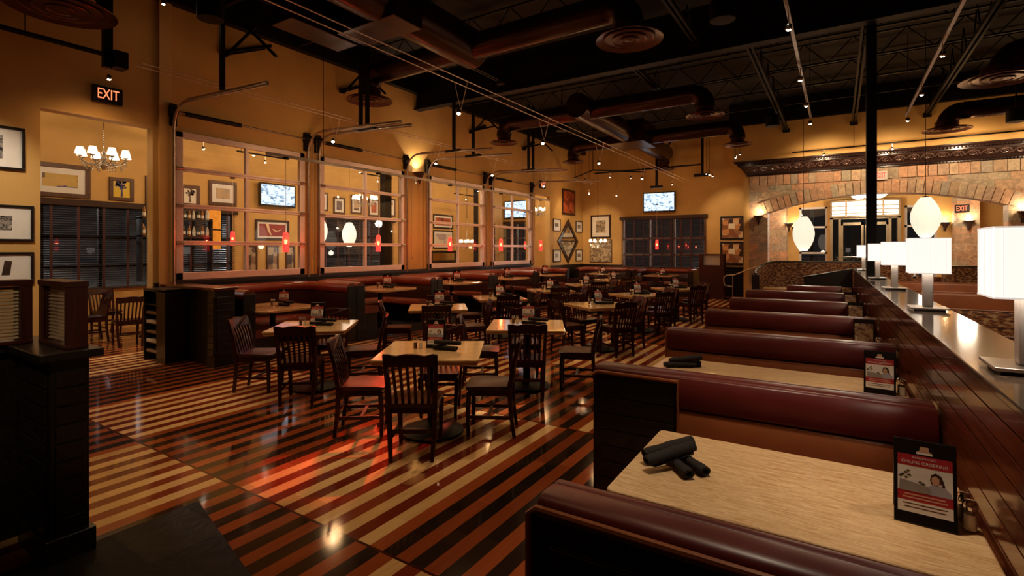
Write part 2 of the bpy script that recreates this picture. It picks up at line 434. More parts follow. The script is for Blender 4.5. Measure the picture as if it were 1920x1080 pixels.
def text_mesh(txt, size, name, matname, parent, loc, rot, ext=0.0006, align='CENTER', sx=1.0):
    cu = bpy.data.curves.new(name + '_c', 'FONT'); cu.body = txt; cu.size = size; cu.extrude = ext
    cu.align_x = align; cu.align_y = 'CENTER'; cu.resolution_u = 2
    to = bpy.data.objects.new(name + '_t', cu); COL.objects.link(to)
    dg = bpy.context.evaluated_depsgraph_get(); dg.update()
    me = bpy.data.meshes.new_from_object(to.evaluated_get(dg))
    bpy.data.objects.remove(to); bpy.data.curves.remove(cu)
    me.name = name; me.materials.clear(); me.materials.append(M[matname])
    for p in me.polygons: p.material_index = 0
    o = bpy.data.objects.new(name, me); COL.objects.link(o); o.parent = parent; o.location = loc; o.rotation_euler = rot; o.scale = (sx, 1, 1)
    return o
def arc(cx, cy, r, a0, a1, n):
    return [(cx + r * math.cos(R(a0 + (a1 - a0) * i / n)), cy + r * math.sin(R(a0 + (a1 - a0) * i / n))) for i in range(n + 1)]
def light(kind, loc, power, col=(1, 0.66, 0.34), parent=None, aim=None, spot=60, blend=0.6, rad=0.04):
    l = bpy.data.lights.new('lamp_or_fill', kind); l.energy = power; l.color = col  # serves fixture lamps and added fill lights that have no fixture
    if kind != 'SUN': l.shadow_soft_size = rad
    if kind == 'SPOT': l.spot_size = R(spot); l.spot_blend = blend
    o = bpy.data.objects.new('lamp_or_fill', l); COL.objects.link(o); o.location = loc
    if aim is not None:
        d = Vector(aim) - Vector(loc); o.rotation_euler = d.to_track_quat('-Z', 'Y').to_euler()
    if parent:
        pl = parent.location
        o.location = (loc[0] - pl[0], loc[1] - pl[1], loc[2] - pl[2]); o.parent = parent
    return o
WARM = (1.0, 0.64, 0.32)
AMB = (1.0, 0.56, 0.24)

# ------------------------------------------------------------------ camera and render look
cam = bpy.data.cameras.new('camera'); cam.sensor_width = 36; cam.lens = 18; cam.shift_y = (467 - 540) / 1920; cam.clip_start = 0.05; cam.clip_end = 200
co = bpy.data.objects.new('camera', cam); COL.objects.link(co); SC.camera = co
YAW = math.atan(613 / 960)
co.location = (0, 0, 1.70); co.rotation_euler = (PI / 2, 0, YAW)
vs = SC.view_settings; SC.display_settings.display_device = 'sRGB'
vs.view_transform = 'Standard'; vs.look = 'None'; vs.gamma = 1; vs.use_curve_mapping = False; vs.exposure = 0.12
SC.cycles.max_bounces = 8; SC.cycles.transparent_max_bounces = 16; SC.cycles.diffuse_bounces = 3; SC.cycles.glossy_bounces = 4
SC.cycles.sample_clamp_indirect = 4.0; SC.cycles.blur_glossy = 0.15; SC.cycles.caustics_reflective = False; SC.cycles.caustics_refractive = False
W = bpy.data.worlds.new('night'); SC.world = W; W.use_nodes = True
wb = W.node_tree.nodes['Background']; wb.inputs[0].default_value = (0.06, 0.06, 0.06, 1); wb.inputs[1].default_value = 0.12

# booth group is turned a touch against the room
BR = R(0.77)
def BT(a, b, z=0.0): return (b * math.cos(BR) - a * math.sin(BR), a * math.cos(BR) + b * math.sin(BR), z)

XW = -9.2      # left wall plane
YB = 20.0      # far wall plane
YS = 18.0      # stone wall plane
CE = 6.3
# ------------------------------------------------------------------ floor, walls, ceiling
struct(MB().bx(-14, 9, -3, 23, -0.1, 0).build('floor', 'striped_floor'))
struct(MB().prism([(-3.62, -2), (1.2, -2), (1.2, 1.15), (-2.58, 1.51), (-3.62, 1.76)], 0.0, 0.012).build('floor_slate_mat', 'slate_mat'))
struct(MB().bx(-9.2, -7.48, 6.42, 15.3, 0, 0.15).build('floor_platform', 'black_wood'))
w = MB()
def wl(y0, y1, z0, z1): w.bx(XW - 0.18, XW, y0, y1, z0, z1)
wl(-3, 2.43, 0, CE); wl(2.43, 3.80, 3.65, CE); wl(3.80, 4.08, 0, CE)
wl(4.08, 15.60, 0, 1.19)
wl(4.08, 15.60, 3.66, CE)
wl(6.50, 6.85, 1.19, 3.66); wl(9.34, 10.22, 1.19, 3.66); wl(12.76, 13.16, 1.19, 3.66)
wl(15.60, 15.95, 0, CE); wl(15.95, 17.1, 3.72, CE); wl(17.1, 20.18, 0, CE)
struct(w.build('wall_left', 'plaster'))
w2 = MB()
w2.bx(-14.0, -13.32, YB, YB + .18, 0, CE); w2.bx(-13.32, -11.75, YB, YB + .18, 0, 1.0); w2.bx(-13.32, -11.75, YB, YB + .18, 2.9, CE); w2.bx(-11.75, -9.38, YB, YB + .18, 0, CE)
w = MB()
w.bx(-9.38, -7.42, YB, YB + .18, 0, CE); w.bx(-7.42, -4.2, YB, YB + .18, 0, 0.95); w.bx(-7.42, -4.2, YB, YB + .18, 2.92, CE); w.bx(-4.2, -2.2, YB, YB + .18, 0, CE)
struct(w.build('wall_back', 'plaster')); struct(w2.build('wall_bar_end', 'plaster'))
# bar room outer wall with three windows
XB = -13.2
w = MB()
def wb_(y0, y1, z0, z1): w.bx(XB - .18, XB, y0, y1, z0, z1)
wb_(-3, 2.6, 0, CE); wb_(2.6, 7.25, 0, 0.85); wb_(2.6, 7.25, 2.62, CE); wb_(7.25, 9.9, 0, CE); wb_(9.9, 12.86, 0, .95); wb_(9.9, 12.86, 2.68, CE); wb_(12.86, 20.18, 0, CE)
struct(w.build('wall_bar', 'plaster'))
struct(MB().bx(-13.38, -9.2, -3, -2.8, 0, CE).build('wall_bar_near', 'plaster'))
struct(MB().bx(XB, XW - .18, -3, YB, 4.75, 4.85).build('ceiling_bar', 'ceiling_black'))
struct(MB().bx(-13.4, 9, -3, 23, CE, CE + .1).build('ceiling', 'ceiling_black'))
struct(MB().bx(-9.2, 9, -3.1, -2.95, 0, CE).build('wall_near', 'plaster'))
struct(MB().bx(9, 9.15, -3, 23, 0, CE).build('wall_right', 'plaster'))
# wainscot and trims on the left wall
struct(MB().bx(XW, XW + .03, 3.80, 15.6, 0, 1.13).build('trim_wainscot_left', 'black_wood'))
struct(MB().bx(XW, XW + .10, 4.05, 15.64, 1.115, 1.185).build('trim_ledge_left', 'black_wood', bevel=.008))
struct(MB().bx(XW, XW + .05, 17.1, 20, 0, 1.08).build('trim_wainscot_far', 'black_wood'))
struct(MB().bx(-9.15, -7.45, YB - .05, YB, 0, 1.06).build('trim_wainscot_back', 'black_wood'))
g = MB()
for i in range(9): g.bx(-3.62, -2.74, YB - .05, YB - .012, .06 + i * .105, .06 + i * .105 + .085)
g.bx(-3.62, -2.74, YB - .02, YB, 0, 1.0); g.bx(-3.66, -2.7, YB - .08, YB, 1.0, 1.06)
struct(g.build('trim_louvre_panel', 'black_wood'))
struct(MB().bx(XW, XW + .06, 3.86, 4.04, 0, CE).build('trim_pilaster', 'plaster_jamb'))
struct(MB().bx(XW - .19, XW + .006, 3.785, 3.87, 0, 3.63).bx(XW - .19, XW + .006, 2.42, 3.87, 3.63, 3.665).build('trim_doorway', 'plaster_jamb'))
struct(MB().bx(XW - .19, XW + .006, 17.05, 17.12, 1.05, 3.69).bx(XW - .19, XW + .006, 15.94, 17.12, 3.69, 3.735).build('trim_doorway_far', 'plaster_jamb'))
struct(MB().bx(XW, XW + .035, 3.80, 4.06, 0, 1.16).bx(XW - .2, XW + .05, 3.79, 4.07, 1.1, 1.16).build('trim_jamb_base', 'black_wood'))

# ------------------------------------------------------------------ stone wall with arch
AX0, AX1, AZ, ARISE = -1.90, 3.68, 2.85, 0.46
def arch_z(x):
    c = (AX0 + AX1) / 2; h = (AX1 - AX0) / 2; r = (h * h + ARISE * ARISE) / (2 * ARISE)
    return AZ + ARISE - r + math.sqrt(max(0, r * r - (x - c) ** 2))
w = MB(); w.bx(-2.44, AX0, YS, YS + .5, 0, 4.48); w.bx(AX1, 9, YS, YS + .5, 0, 4.48)
n = 32
for i in range(n):
    xa = AX0 + (AX1 - AX0) * i / n; xb = AX0 + (AX1 - AX0) * (i + 1) / n
    w.quad_box([(xa, YS, arch_z(xa)), (xb, YS, arch_z(xb)), (xb, YS + .5, arch_z(xb)), (xa, YS + .5, arch_z(xa)), (xa, YS, 4.2), (xb, YS, 4.2), (xb, YS + .5, 4.2), (xa, YS + .5, 4.2)])
struct(w.build('wall_stone', 'slate_wall'))
w = MB(); nv = 34
for i in range(nv):
    t0, t1 = (i + .05) / nv, (i + .95) / nv
    c = (AX0 + AX1) / 2; h = (AX1 - AX0) / 2; r = (h * h + ARISE * ARISE) / (2 * ARISE); cz = AZ + ARISE - r
    half = math.asin(h / r)
    a0 = -half * 1.06 + 2 * half * 1.06 * t0; a1 = -half * 1.06 + 2 * half * 1.06 * t1
    q = []
    for yy in (YS - .035, YS + .02):
        for a, rr in ((a0, r - .005), (a1, r - .005), (a1, r + .36), (a0, r + .36)): q.append((c + rr * math.sin(a), yy, cz + rr * math.cos(a)))
    w.quad_box(q)
struct(w.build('trim_arch_stones', 'slate_blocks'))
w = MB(); x = -2.42
while x < 9:
    ww = random.choice((.20, .24, .28, .24)); w.bx(x + .008, x + ww - .008, YS - .03, YS + .02, 3.71, 4.02); x += ww
struct(w.build('trim_soldier_course', 'slate_blocks'))
struct(MB().bx(-2.88, 9, YS - .34, YS + .5, 4.46, CE).build('wall_above_cornice', 'plaster'))
struct(MB().bx(-2.6, -2.44, YS, YB, 0, CE).build('wall_return', 'plaster'))
# cornice with running scroll
cn = thing('carved_cornice', 'dark carved cornice with running scrolls above the stone arch', 'cornice', (0, YS, 0))
prof = [(0, 4.02), (-.05, 4.02), (-.05, 4.06), (-.09, 4.08), (-.10, 4.12), (-.16, 4.20), (-.25, 4.30), (-.30, 4.33), (-.30, 4.37), (-.37, 4.40), (-.40, 4.44), (-.40, 4.47), (0, 4.47)]
m = MB()
pts = [(o, z) for o, z in prof]
# mitred left end: bottom stops at -2.44, top runs out to -2.84
m.v = [(-2.44 + o, o, z) for o, z in pts] + [(9, o, z) for o, z in pts]
k = len(pts)
m.f = [[i, (i + 1) % k, k + (i + 1) % k, k + i] for i in range(k)] + [list(range(k)), [k + i for i in reversed(range(k))]]; m.mi = [0] * len(m.f)
m.build('molding', 'carved_dark', cn)
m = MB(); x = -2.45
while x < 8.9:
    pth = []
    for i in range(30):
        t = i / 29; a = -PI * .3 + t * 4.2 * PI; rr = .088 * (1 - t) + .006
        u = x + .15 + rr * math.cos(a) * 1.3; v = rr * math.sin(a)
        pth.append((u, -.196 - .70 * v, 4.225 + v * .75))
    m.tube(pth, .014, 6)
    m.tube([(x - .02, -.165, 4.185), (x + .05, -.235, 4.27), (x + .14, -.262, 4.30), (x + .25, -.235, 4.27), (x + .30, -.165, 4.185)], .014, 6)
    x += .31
m.build('scroll_band', 'carved_gleam', cn, smooth=True)
m = MB(); x = -2.75
while x < 8.9: m.bx(x, x + .045, -.392, -.33, 4.365, 4.395); x += .075
x = -2.45
while x < 8.9: m.bx(x, x + .04, -.10, -.04, 4.03, 4.062); x += .07
m.build('bead_row', 'carved_dark', cn)

# ------------------------------------------------------------------ vestibule beyond the arch
YV = 22.4
w = MB()
w.bx(-2.6, -1.28, YV, YV + .15, 0, 3.6); w.bx(-1.28, -.36, YV, YV + .15, 0, .3); w.bx(-1.28, -.36, YV, YV + .15, 3.28, 3.6)
w.bx(-.36, -.28, YV, YV + .15, 0, 3.6); w.bx(-.28, 1.80, YV, YV + .15, 3.44, 3.6); w.bx(1.80, 1.93, YV, YV + .15, 0, 3.6)
w.bx(1.93, 2.80, YV, YV + .15, 3.22, 3.6); w.bx(1.93, 2.80, YV, YV + .15, 0, .3); w.bx(2.80, 6, YV, YV + .15, 0, 3.6)
struct(w.build('wall_entrance', 'plaster'))
struct(MB().bx(-2.6, 6, YS + .5, YV, 3.58, 3.7).build('ceiling_entrance', 'plaster'))
struct(MB().bx(-2.6, -2.46, YS + .5, YV, 0, 3.6).build('wall_entrance_left', 'slate_wall'))
struct(MB().bx(5.2, 5.35, YS + .5, YV, 0, 3.6).build('wall_entrance_right', 'slate_wall'))
struct(MB().bx(-2.46, -1.66, 21.5, 22.4, 0, 3.6).build('wall_pier_left', 'slate_wall'))
struct(MB().bx(3.18, 3.72, 21.4, 22.4, 0, 3.6).build('wall_pier_right', 'slate_wall'))
def window_frame(name, x0, x1, z0, z1, y, hs, vsx, matn, t=.05, dep=.08, pane='pane_glass', axis='y'):
    m = MB()
    def b(a0, a1, c0, c1):
        if axis == 'y': m.bx(a0, a1, y, y + dep, c0, c1)
        else: m.bx(y - dep, y, a0, a1, c0, c1)
    b(x0, x1, z0, z0 + t); b(x0, x1, z1 - t, z1); b(x0, x0 + t, z0, z1); b(x1 - t, x1, z0, z1)
    for h in hs: b(x0, x1, h - t / 2, h + t / 2)
    for v in vsx: b(v - t / 2, v + t / 2, z0, z1)
    o = m.build(name, matn); struct(o)
    p = MB()
    if axis == 'y': p.bx(x0 + t, x1 - t, y + dep * .45, y + dep * .55, z0 + t, z1 - t)
    else: p.bx(y - dep * .55, y - dep * .45, x0 + t, x1 - t, z0 + t, z1 - t)
    p.build('pane', pane, o)
    return o
window_frame('window_1', -1.28, -.36, .3, 3.28, YV, (1.55, 2.52), (), 'white_frame', .07)
window_frame('window_2', 1.93, 2.80, .3, 3.22, YV, (1.55, 2.50), (), 'white_frame', .07)
# curved glazed entrance: bowed transom over a pair of doors
dr = struct(MB().bx(-.28, -.19, YV - .3, YV + .1, 0, 3.46).bx(1.71, 1.80, YV - .3, YV + .1, 0, 3.46).bx(-.28, 1.80, YV - .3, YV + .1, 2.78, 2.86).bx(-.28, 1.80, YV - .3, YV + .1, 3.40, 3.46).bx(-.02, .06, YV - .3, YV, 0, 2.8).bx(1.46, 1.54, YV - .3, YV, 0, 2.8).build('door_1', 'bronze'))
def bow(x): return YV - .3 - .22 * (1 - ((x - .76) / 1.02) ** 2)
m = MB(); fr = MB(); nn = 16
for i in range(nn):
    xa = -.24 + 2.0 * i / nn; xb = -.24 + 2.0 * (i + 1) / nn
    m.quad_box([(xa, bow(xa), 2.88), (xb, bow(xb), 2.88), (xb, bow(xb) + .02, 2.88), (xa, bow(xa) + .02, 2.88), (xa, bow(xa), 3.40), (xb, bow(xb), 3.40), (xb, bow(xb) + .02, 3.40), (xa, bow(xa) + .02, 3.40)])
    for z in (2.84, 2.96, 3.08, 3.22, 3.39):
        hh = .03 if z in (2.96, 3.08, 3.22) else .06
        fr.quad_box([(xa, bow(xa) - .02, z), (xb, bow(xb) - .02, z), (xb, bow(xb) + .03, z), (xa, bow(xa) + .03, z), (xa, bow(xa) - .02, z + hh), (xb, bow(xb) - .02, z + hh), (xb, bow(xb) + .03, z + hh), (xa, bow(xa) + .03, z + hh)])
for xx in (-.24, .22, 1.30, 1.76): fr.bx(xx - .03, xx + .03, bow(xx) - .03, bow(xx) + .04, 2.84, 3.45)
m.build('transom_light', 'transom_glass', dr); fr.build('transom_bar', 'bronze', dr)
for x0, x1 in ((.06, .74), (.78, 1.46)):
    f = MB().bx(x0, x0 + .07, YV - .26, YV - .2, .02, 2.66).bx(x1 - .07, x1, YV - .26, YV - .2, .02, 2.66).bx(x0, x1, YV - .26, YV - .2, .02, .25).bx(x0, x1, YV - .26, YV - .2, 2.56, 2.66).build('door_leaf', 'bronze', dr)
    MB().bx(x0 + .07, x1 - .07, YV - .235, YV - .225, .25, 2.56).build('pane', 'smoke_glass', f)
    MB().tube([(x0 + .08, YV - .31, 1.42), (x1 - .08, YV - .31, 1.42)], .016, 8).build('push_bar', 'brushed_steel', f)
MB().bx(-.19, -.02, YV - .2, YV - .19, .1, 2.78).bx(1.54, 1.71, YV - .2, YV - .19, .1, 2.78).build('pane', 'smoke_glass', dr)
# ceiling light of overlapping glass bowls
cl = thing('bowl_ceiling_light', 'cluster of glowing glass bowls on the entrance ceiling', 'ceiling light', (.80, 20.5, 3.58))
MB().lathe([(.16, -.06), (.16, 0)]).build('ceiling_plate', 'bronze', cl)
for a in range(5):
    th = a * 2 * PI / 5
    MB().lathe([(.02, -.22), (.10, -.20), (.18, -.15), (.235, -.08), (.225, -.08), (.17, -.14), (.02, -.19)], (.30 * math.cos(th), .30 * math.sin(th), 0)).build('glass_bowl', 'bowl_glass', cl, smooth=True)
    MB().tube([(0, 0, -.05), (.3 * math.cos(th), .3 * math.sin(th), -.19)], .012, 6).build('arm', 'bronze', cl)
# ------------------------------------------------------------------ outside at night
struct(MB().bx(-30, 20, 23, 48, -.25, -.12).bx(-40, -13.5, -12, 48, -.25, -.13).build('floor_parking_ground', 'asphalt_night'))
def street_lamp(loc, label):
    t = thing('street_lamp', label, 'street lamp', loc)
    MB().tube([(0, 0, 0), (0, 0, 3.6)], [.07, .05], 10).build('pole', 'steel_black', t)
    MB().lathe([(.02, 3.6), (.16, 3.66), (.16, 3.78), (.02, 3.86)]).build('lantern', 'bulb', t)
    light('POINT', (loc[0], loc[1], loc[2] + 3.5), 60, (.85, .92, 1.0), t, rad=.12)
street_lamp((-.98, 25.6, -.12), 'lit street lamp outside the left entrance window')
def bush(loc, r, label):
    m = MB()
    for i in range(700):
        u = Vector((random.gauss(0, 1), random.gauss(0, 1), random.gauss(0, 1))).normalized() * r * random.uniform(.55, 1)
        u.z = abs(u.z) * 1.2
        a = Vector((random.uniform(-1, 1), random.uniform(-1, 1), random.uniform(-1, 1))).normalized() * .09; c = u.cross(a).normalized() * .045
        b = len(m.v); m.v += [tuple(u - a), tuple(u + c), tuple(u + a), tuple(u - c)]; m.f.append([b, b + 1, b + 2, b + 3]); m.mi.append(0)
    t = thing('shrub', label, 'shrub', loc)
    m.build('foliage', 'leaf_night', t); MB().tube([(0, 0, 0), (0, 0, r * .8)], .03, 6).build('stem', 'frame_wood', t)
bush((-.9, 24.0, -.12), .7, 'dark shrub outside the left entrance window')
bush((.5, 26.0, -.12), 1.5, 'leafy tree crown seen through the glass entrance door')
bush((2.4, 24.4, -.12), .6, 'dark shrub outside the right entrance window')

# ------------------------------------------------------------------ garage doors in the left wall
def garage_door(y0, y1, z0, z1, label, trk=2.7):
    t = thing('glazed_overhead_door', label, 'overhead door', (XW, y0, 0), 0, 'glazed overhead doors along the left wall')
    wd = y1 - y0; X0, X1 = -.02, .06
    def bx(m, a, b, c, d, e0=X0, e1=X1): m.bx(e0, e1, a, b, c, d)
    m = MB(); bx(m, 0, wd, z0, z0 + .12); m.build('bottom_rail', 'aluminium', t, bevel=.006)
    m = MB(); bx(m, 0, wd, z1 - .10, z1); m.build('top_rail', 'aluminium', t, bevel=.006)
    for a in (0, wd - .11):
        m = MB(); bx(m, a, a + .11, z0, z1); m.build('stile', 'aluminium', t, bevel=.006)
    h = (z1 - z0)
    for k in (1, 2, 3):
        zz = z0 + h * k / 4
        m = MB(); bx(m, .08, wd - .08, zz - .035, zz - .004); bx(m, .08, wd - .08, zz + .004, zz + .035); bx(m, .08, wd - .08, zz - .03, zz + .03, X0 + .015, X1 - .012)
        ra = m.build('section_rail', 'aluminium', t, bevel=.005)
        for a in (.05, wd - .06):
            q = MB().bx(X1, X1 + .03, a - .05, a + .05, zz - .03, zz + .03).cyl((X1 + .03, a - .06, zz), (X1 + .03, a + .06, zz), .018, 8)
            q.build('hinge', 'galvanised', ra)
    m = MB(); bx(m, wd / 2 - .03, wd / 2 + .03, z0, z1, X0 + .01, X1 - .005); m.build('mullion', 'aluminium', t, bevel=.005)
    m = MB(); bx(m, .1, wd - .1, z0 + .1, z1 - .08, .008, .016); m.build('glazing', 'pane_glass', t)
    # vertical and ceiling tracks, springs
    for a in (-.05, wd + .05):
        pth = [(.10, a, z0 - .05), (.10, a, z1 + .02)] + [(.10 + .38 * (1 - math.cos(R(d))), a, z1 + .02 + .38 * math.sin(R(d))) for d in (15, 30, 45, 60, 75, 90)] + [(trk, a, z1 + .30)]
        m = MB().tube(pth, .022, 8); m.bar((.55, a, z1 + .405), (trk, a, z1 + .30), .03, .06); m.build('track', 'galvanised', t, smooth=True)
        MB().bx(.0, .10, a - .05, a + .05, z1 + .06, z1 + .42).cyl((.06, a - .06, z1 + .30), (.06, a + .06, z1 + .30), .085, 14).build('drum_bracket', 'steel_dark', t)
    MB().cyl((.06, -.05, z1 + .30), (.06, wd + .05, z1 + .30), .016, 8).build('spring_shaft', 'galvanised', t)
    MB().cyl((.06, .15, z1 + .30), (.06, wd * .45, z1 + .30), .038, 12).build('torsion_spring', 'steel_dark', t)
    return t
garage_door(4.10, 6.50, 1.19, 3.64, 'first glazed overhead door, nearest the bar doorway')
garage_door(6.86, 9.33, 1.19, 3.64, 'second glazed overhead door, left of the uplit orange pier')
garage_door(10.23, 12.75, 1.19, 3.64, 'third glazed overhead door, right of the uplit orange pier')
garage_door(13.17, 15.58, 1.19, 3.64, 'fourth glazed overhead door, farthest from the bar doorway')
def chain(y, z0, z1, label):
    m = MB(); z = z1
    while z > z0:
        m.tube([(XW + .14, y, z), (XW + .14, y, z - .022)], .009, 5, cap=False); z -= .034
    m.tube([(XW + .14, y, z0), (XW + .15, y + .03, z0 - .06), (XW + .14, y + .06, z0)], .009, 5)
    tag(m.build('pull_chain', 'galvanised'), label, 'chain', 'pull chains of the overhead doors')
chain(6.62, 1.55, 3.95, 'hoist chain between the first and second overhead doors')
chain(6.72, 1.40, 3.95, 'longer hoist chain beside the second overhead door')
chain(9.50, 1.50, 3.9, 'hoist chain left of the orange pier')
chain(10.07, 1.50, 3.9, 'hoist chain right of the orange pier')

# ------------------------------------------------------------------ wooden blinds
def blind(label, axis, plane, a0, a1, z0, z1, tapes, sgn, name='window_blind'):
    """axis 'x': hangs in the plane x=plane, spans y; axis 'y': plane y=plane, spans x; sgn: side facing the room"""
    loc = (plane, a0, z0) if axis == 'x' else (a0, plane, z0)
    t = thing(name, label, 'blind', loc, 0, 'dark wooden blinds')
    wd = a1 - a0; h = z1 - z0
    def bx(m, u0, u1, d0, d1, c0, c1):
        d0, d1 = sorted((d0 * sgn, d1 * sgn))
        if axis == 'x': m.bx(d0, d1, u0, u1, c0, c1)
        else: m.bx(u0, u1, d0, d1, c0, c1)
        return m
    bx(MB(), -.05, wd + .05, .0, .12, h - .10, h + .03).build('valance', 'frame_walnut', t, bevel=.008)
    m = MB(); z = .04
    while z < h - .1:
        q = [(.02, z + .003), (.065, z - .004), (.065, z - .001), (.02, z + .006)]
        pts = []
        for u in (0, wd):
            for d, zz in q: pts.append((d * sgn, u, zz) if axis == 'x' else (u, d * sgn, zz))
        m.quad_box([pts[0], pts[1], pts[2], pts[3], pts[4], pts[5], pts[6], pts[7]]); z += .046
    m.build('slats', 'blind_wood', t)
    for u in tapes: bx(MB(), u - .022, u + .022, .067, .072, 0, h - .1).build('ladder_tape', 'blind_tape', t)
    bx(MB(), 0, wd, .015, .07, 0, .03).build('bottom_rail', 'blind_wood', t)
    return t
def tapes(wd, n): return [wd * (i + .5) / n for i in range(n)]
window_frame('window_3', 2.6, 7.25, .85, 2.62, XB, (1.35, 1.95), (3.5, 4.45, 5.4, 6.3), 'steel_dark', .06, axis='x')
window_frame('window_4', 9.9, 12.86, .95, 2.68, XB, (1.5, 2.1), (10.9, 11.9), 'steel_dark', .06, axis='x')
window_frame('window_5', -7.42, -4.2, .95, 2.92, YB, (1.48, 2.12), (-6.3, -5.35), 'white_frame', .06)
window_frame('window_6', -13.32, -11.75, 1.0, 2.9, YB, (1.6, 2.2), (-12.5,), 'white_frame', .06)
blind('dark wooden blind inside the bar, seen through the doorway', 'x', XB, 2.55, 7.3, .86, 2.68, tapes(4.75, 11), 1)
blind('dark wooden blind behind the second overhead door', 'x', XB, 9.85, 12.9, .96, 2.72, tapes(3.05, 7), 1)
blind('dark wooden blind on the far wall under the television', 'y', YB, -7.47, -4.16, .98, 2.97, tapes(3.31, 9), -1)
blind('dark wooden blind on the bar end wall behind the fourth overhead door', 'y', YB, -13.36, -11.72, 1.0, 2.94, tapes(1.64, 5), -1)

# ------------------------------------------------------------------ pictures
def picture(label, axis, plane, a0, a1, z0, z1, frame, matw, art, sgn, fw=.04, mat='mat_white', dep=.035, name='framed_picture', cat='picture', ins=None):
    loc = (plane, a0, z0) if axis == 'x' else (a0, plane, z0)
    t = thing(name, label, cat, loc)
    wd, h = a1 - a0, z1 - z0
    def bx(m, u0, u1, c0, c1, d0, d1):
        d0, d1 = sorted((d0 * sgn, d1 * sgn))
        if axis == 'x': m.bx(d0, d1, u0, u1, c0, c1)
        else: m.bx(u0, u1, d0, d1, c0, c1)
        return m
    m = MB(); bx(m, 0, wd, 0, fw, 0, dep); bx(m, 0, wd, h - fw, h, 0, dep); bx(m, 0, fw, fw, h - fw, 0, dep); bx(m, wd - fw, wd, fw, h - fw, 0, dep)
    m.build('frame', frame, t, bevel=.007)
    if matw: bx(MB(), fw, wd - fw, fw, h - fw, .004, dep * .45).build('mat', mat, t)
    q = fw + matw
    qa, qb, qc, qd = ins if ins else (q, wd - q, q, h - q)
    if art in M: bx(MB(), qa, qb, qc, qd, .005, dep * .55).build('print', art, t)
    return t
BWP = [(0.01, 0.01, 0.012), (0.03, 0.03, 0.03), (0.35, 0.33, 0.31), (0.05, 0.05, 0.05), (0.6, 0.57, 0.53)]
art_mat('art_photo_a', BWP, (5, 5, 7), 1.3, False); art_mat('art_photo_b', BWP, (9, 9, 12), 4.1, False)
art_mat('art_land', [(0.10, 0.08, 0.25), (0.45, 0.28, 0.07), (0.6, 0.4, 0.12), (0.12, 0.07, 0.04), (0.55, 0.38, 0.10)], (1, 3.2, 7), 2.0)
art_mat('art_yellow', [(0.70, 0.48, 0.03), (0.72, 0.5, 0.04)], (3, 3, 3), 0, False)
mat('art_tree', (0.035, 0.03, 0.16), 0.5, var=0.5, nscale=30); mat('art_tree_brown', (0.10, 0.05, 0.03), 0.5, var=0.5, nscale=30)
art_mat('art_tan', [(0.45, 0.33, 0.20), (0.5, 0.36, 0.22), (0.25, 0.13, 0.07), (0.42, 0.32, 0.22), (0.10, 0.05, 0.03)], (3, 3.5, 3.2), 3.3)
art_mat('art_red', [(0.35, 0.05, 0.02), (0.12, 0.02, 0.01), (0.5, 0.10, 0.03), (0.20, 0.04, 0.02)], (2, 2.4, 3), 5.0, False)
art_mat('art_brown', [(0.10, 0.05, 0.03), (0.24, 0.14, 0.08), (0.05, 0.03, 0.02), (0.42, 0.30, 0.18)], (5, 7, 4), 6.2)
art_mat('art_mosaic', [(0.75, 0.50, 0.28), (0.28, 0.10, 0.04), (0.05, 0.02, 0.015), (0.62, 0.28, 0.10), (0.9, 0.78, 0.6), (0.35, 0.16, 0.08)], (5.2, 5.2, 5.2), 8.4)
art_mat('art_sepia', [(0.06, 0.04, 0.02), (0.25, 0.17, 0.09), (0.55, 0.42, 0.26), (0.10, 0.06, 0.03), (0.62, 0.52, 0.36)], (4, 4, 5), 2.7, False)
art_mat('art_blue', [(0.05, 0.05, 0.22), (0.14, 0.10, 0.12), (0.20, 0.14, 0.08), (0.08, 0.08, 0.3)], (6, 8, 9), 3.9, False)
art_mat('art_pale', [(0.70, 0.62, 0.50), (0.66, 0.56, 0.44), (0.45, 0.36, 0.36)], (2, 2, 2), 1.9)
mat('art_flame', (0.85, 0.62, 0.36), 0.4, var=0.15); mat('art_crimson', (0.30, 0.035, 0.03), 0.4, var=0.15); mat('art_dark', (0.05, 0.03, 0.025), 0.4, var=0.3)
# near left wall: three black frames with photographs (cut by the left edge of view)
picture('black framed photograph, topmost of three beside the bar doorway', 'x', XW, 1.50, 2.27, 2.74, 3.31, 'frame_black', .10, 'art_photo_a', 1, .035, ins=(.17, .55, .14, .44))
pm = picture('black framed photograph of a stone arch, middle of three beside the bar doorway', 'x', XW, 1.42, 2.36, 1.80, 2.28, 'frame_black', .10, 'art_photo_b', 1, .035, ins=(.18, .72, .15, .335))
m = MB(); k = 20
pts = [(.20 + .5 * i / k, .17 + .10 * math.sin(PI * (.15 + .75 * i / k))) for i in range(k + 1)]
m.prism(pts + [(a, b + .055) for a, b in reversed(pts)], .019, .0215, 'x'); m.build('stone_band', 'print_grey', pm)
text_mesh('ANTO', .055, 'carved_letters', 'art_dark', pm, (.023, .60, .277), (PI / 2, R(-14), PI / 2), .0005)
pl = picture('black framed photograph with dark slabs, lowest of three beside the bar doorway', 'x', XW, 1.42, 2.36, 1.24, 1.66, 'frame_black', .09, 'none', 1, .035)
for k, (a, b) in enumerate(((.30, .42), (.46, .56), (.62, .72))):
    MB().prism([(a, .12), (a + .08, .12), (b, .30), (b - .07, .31)], .016, .0195, 'x').build('dark_slab', 'art_dark', pl)
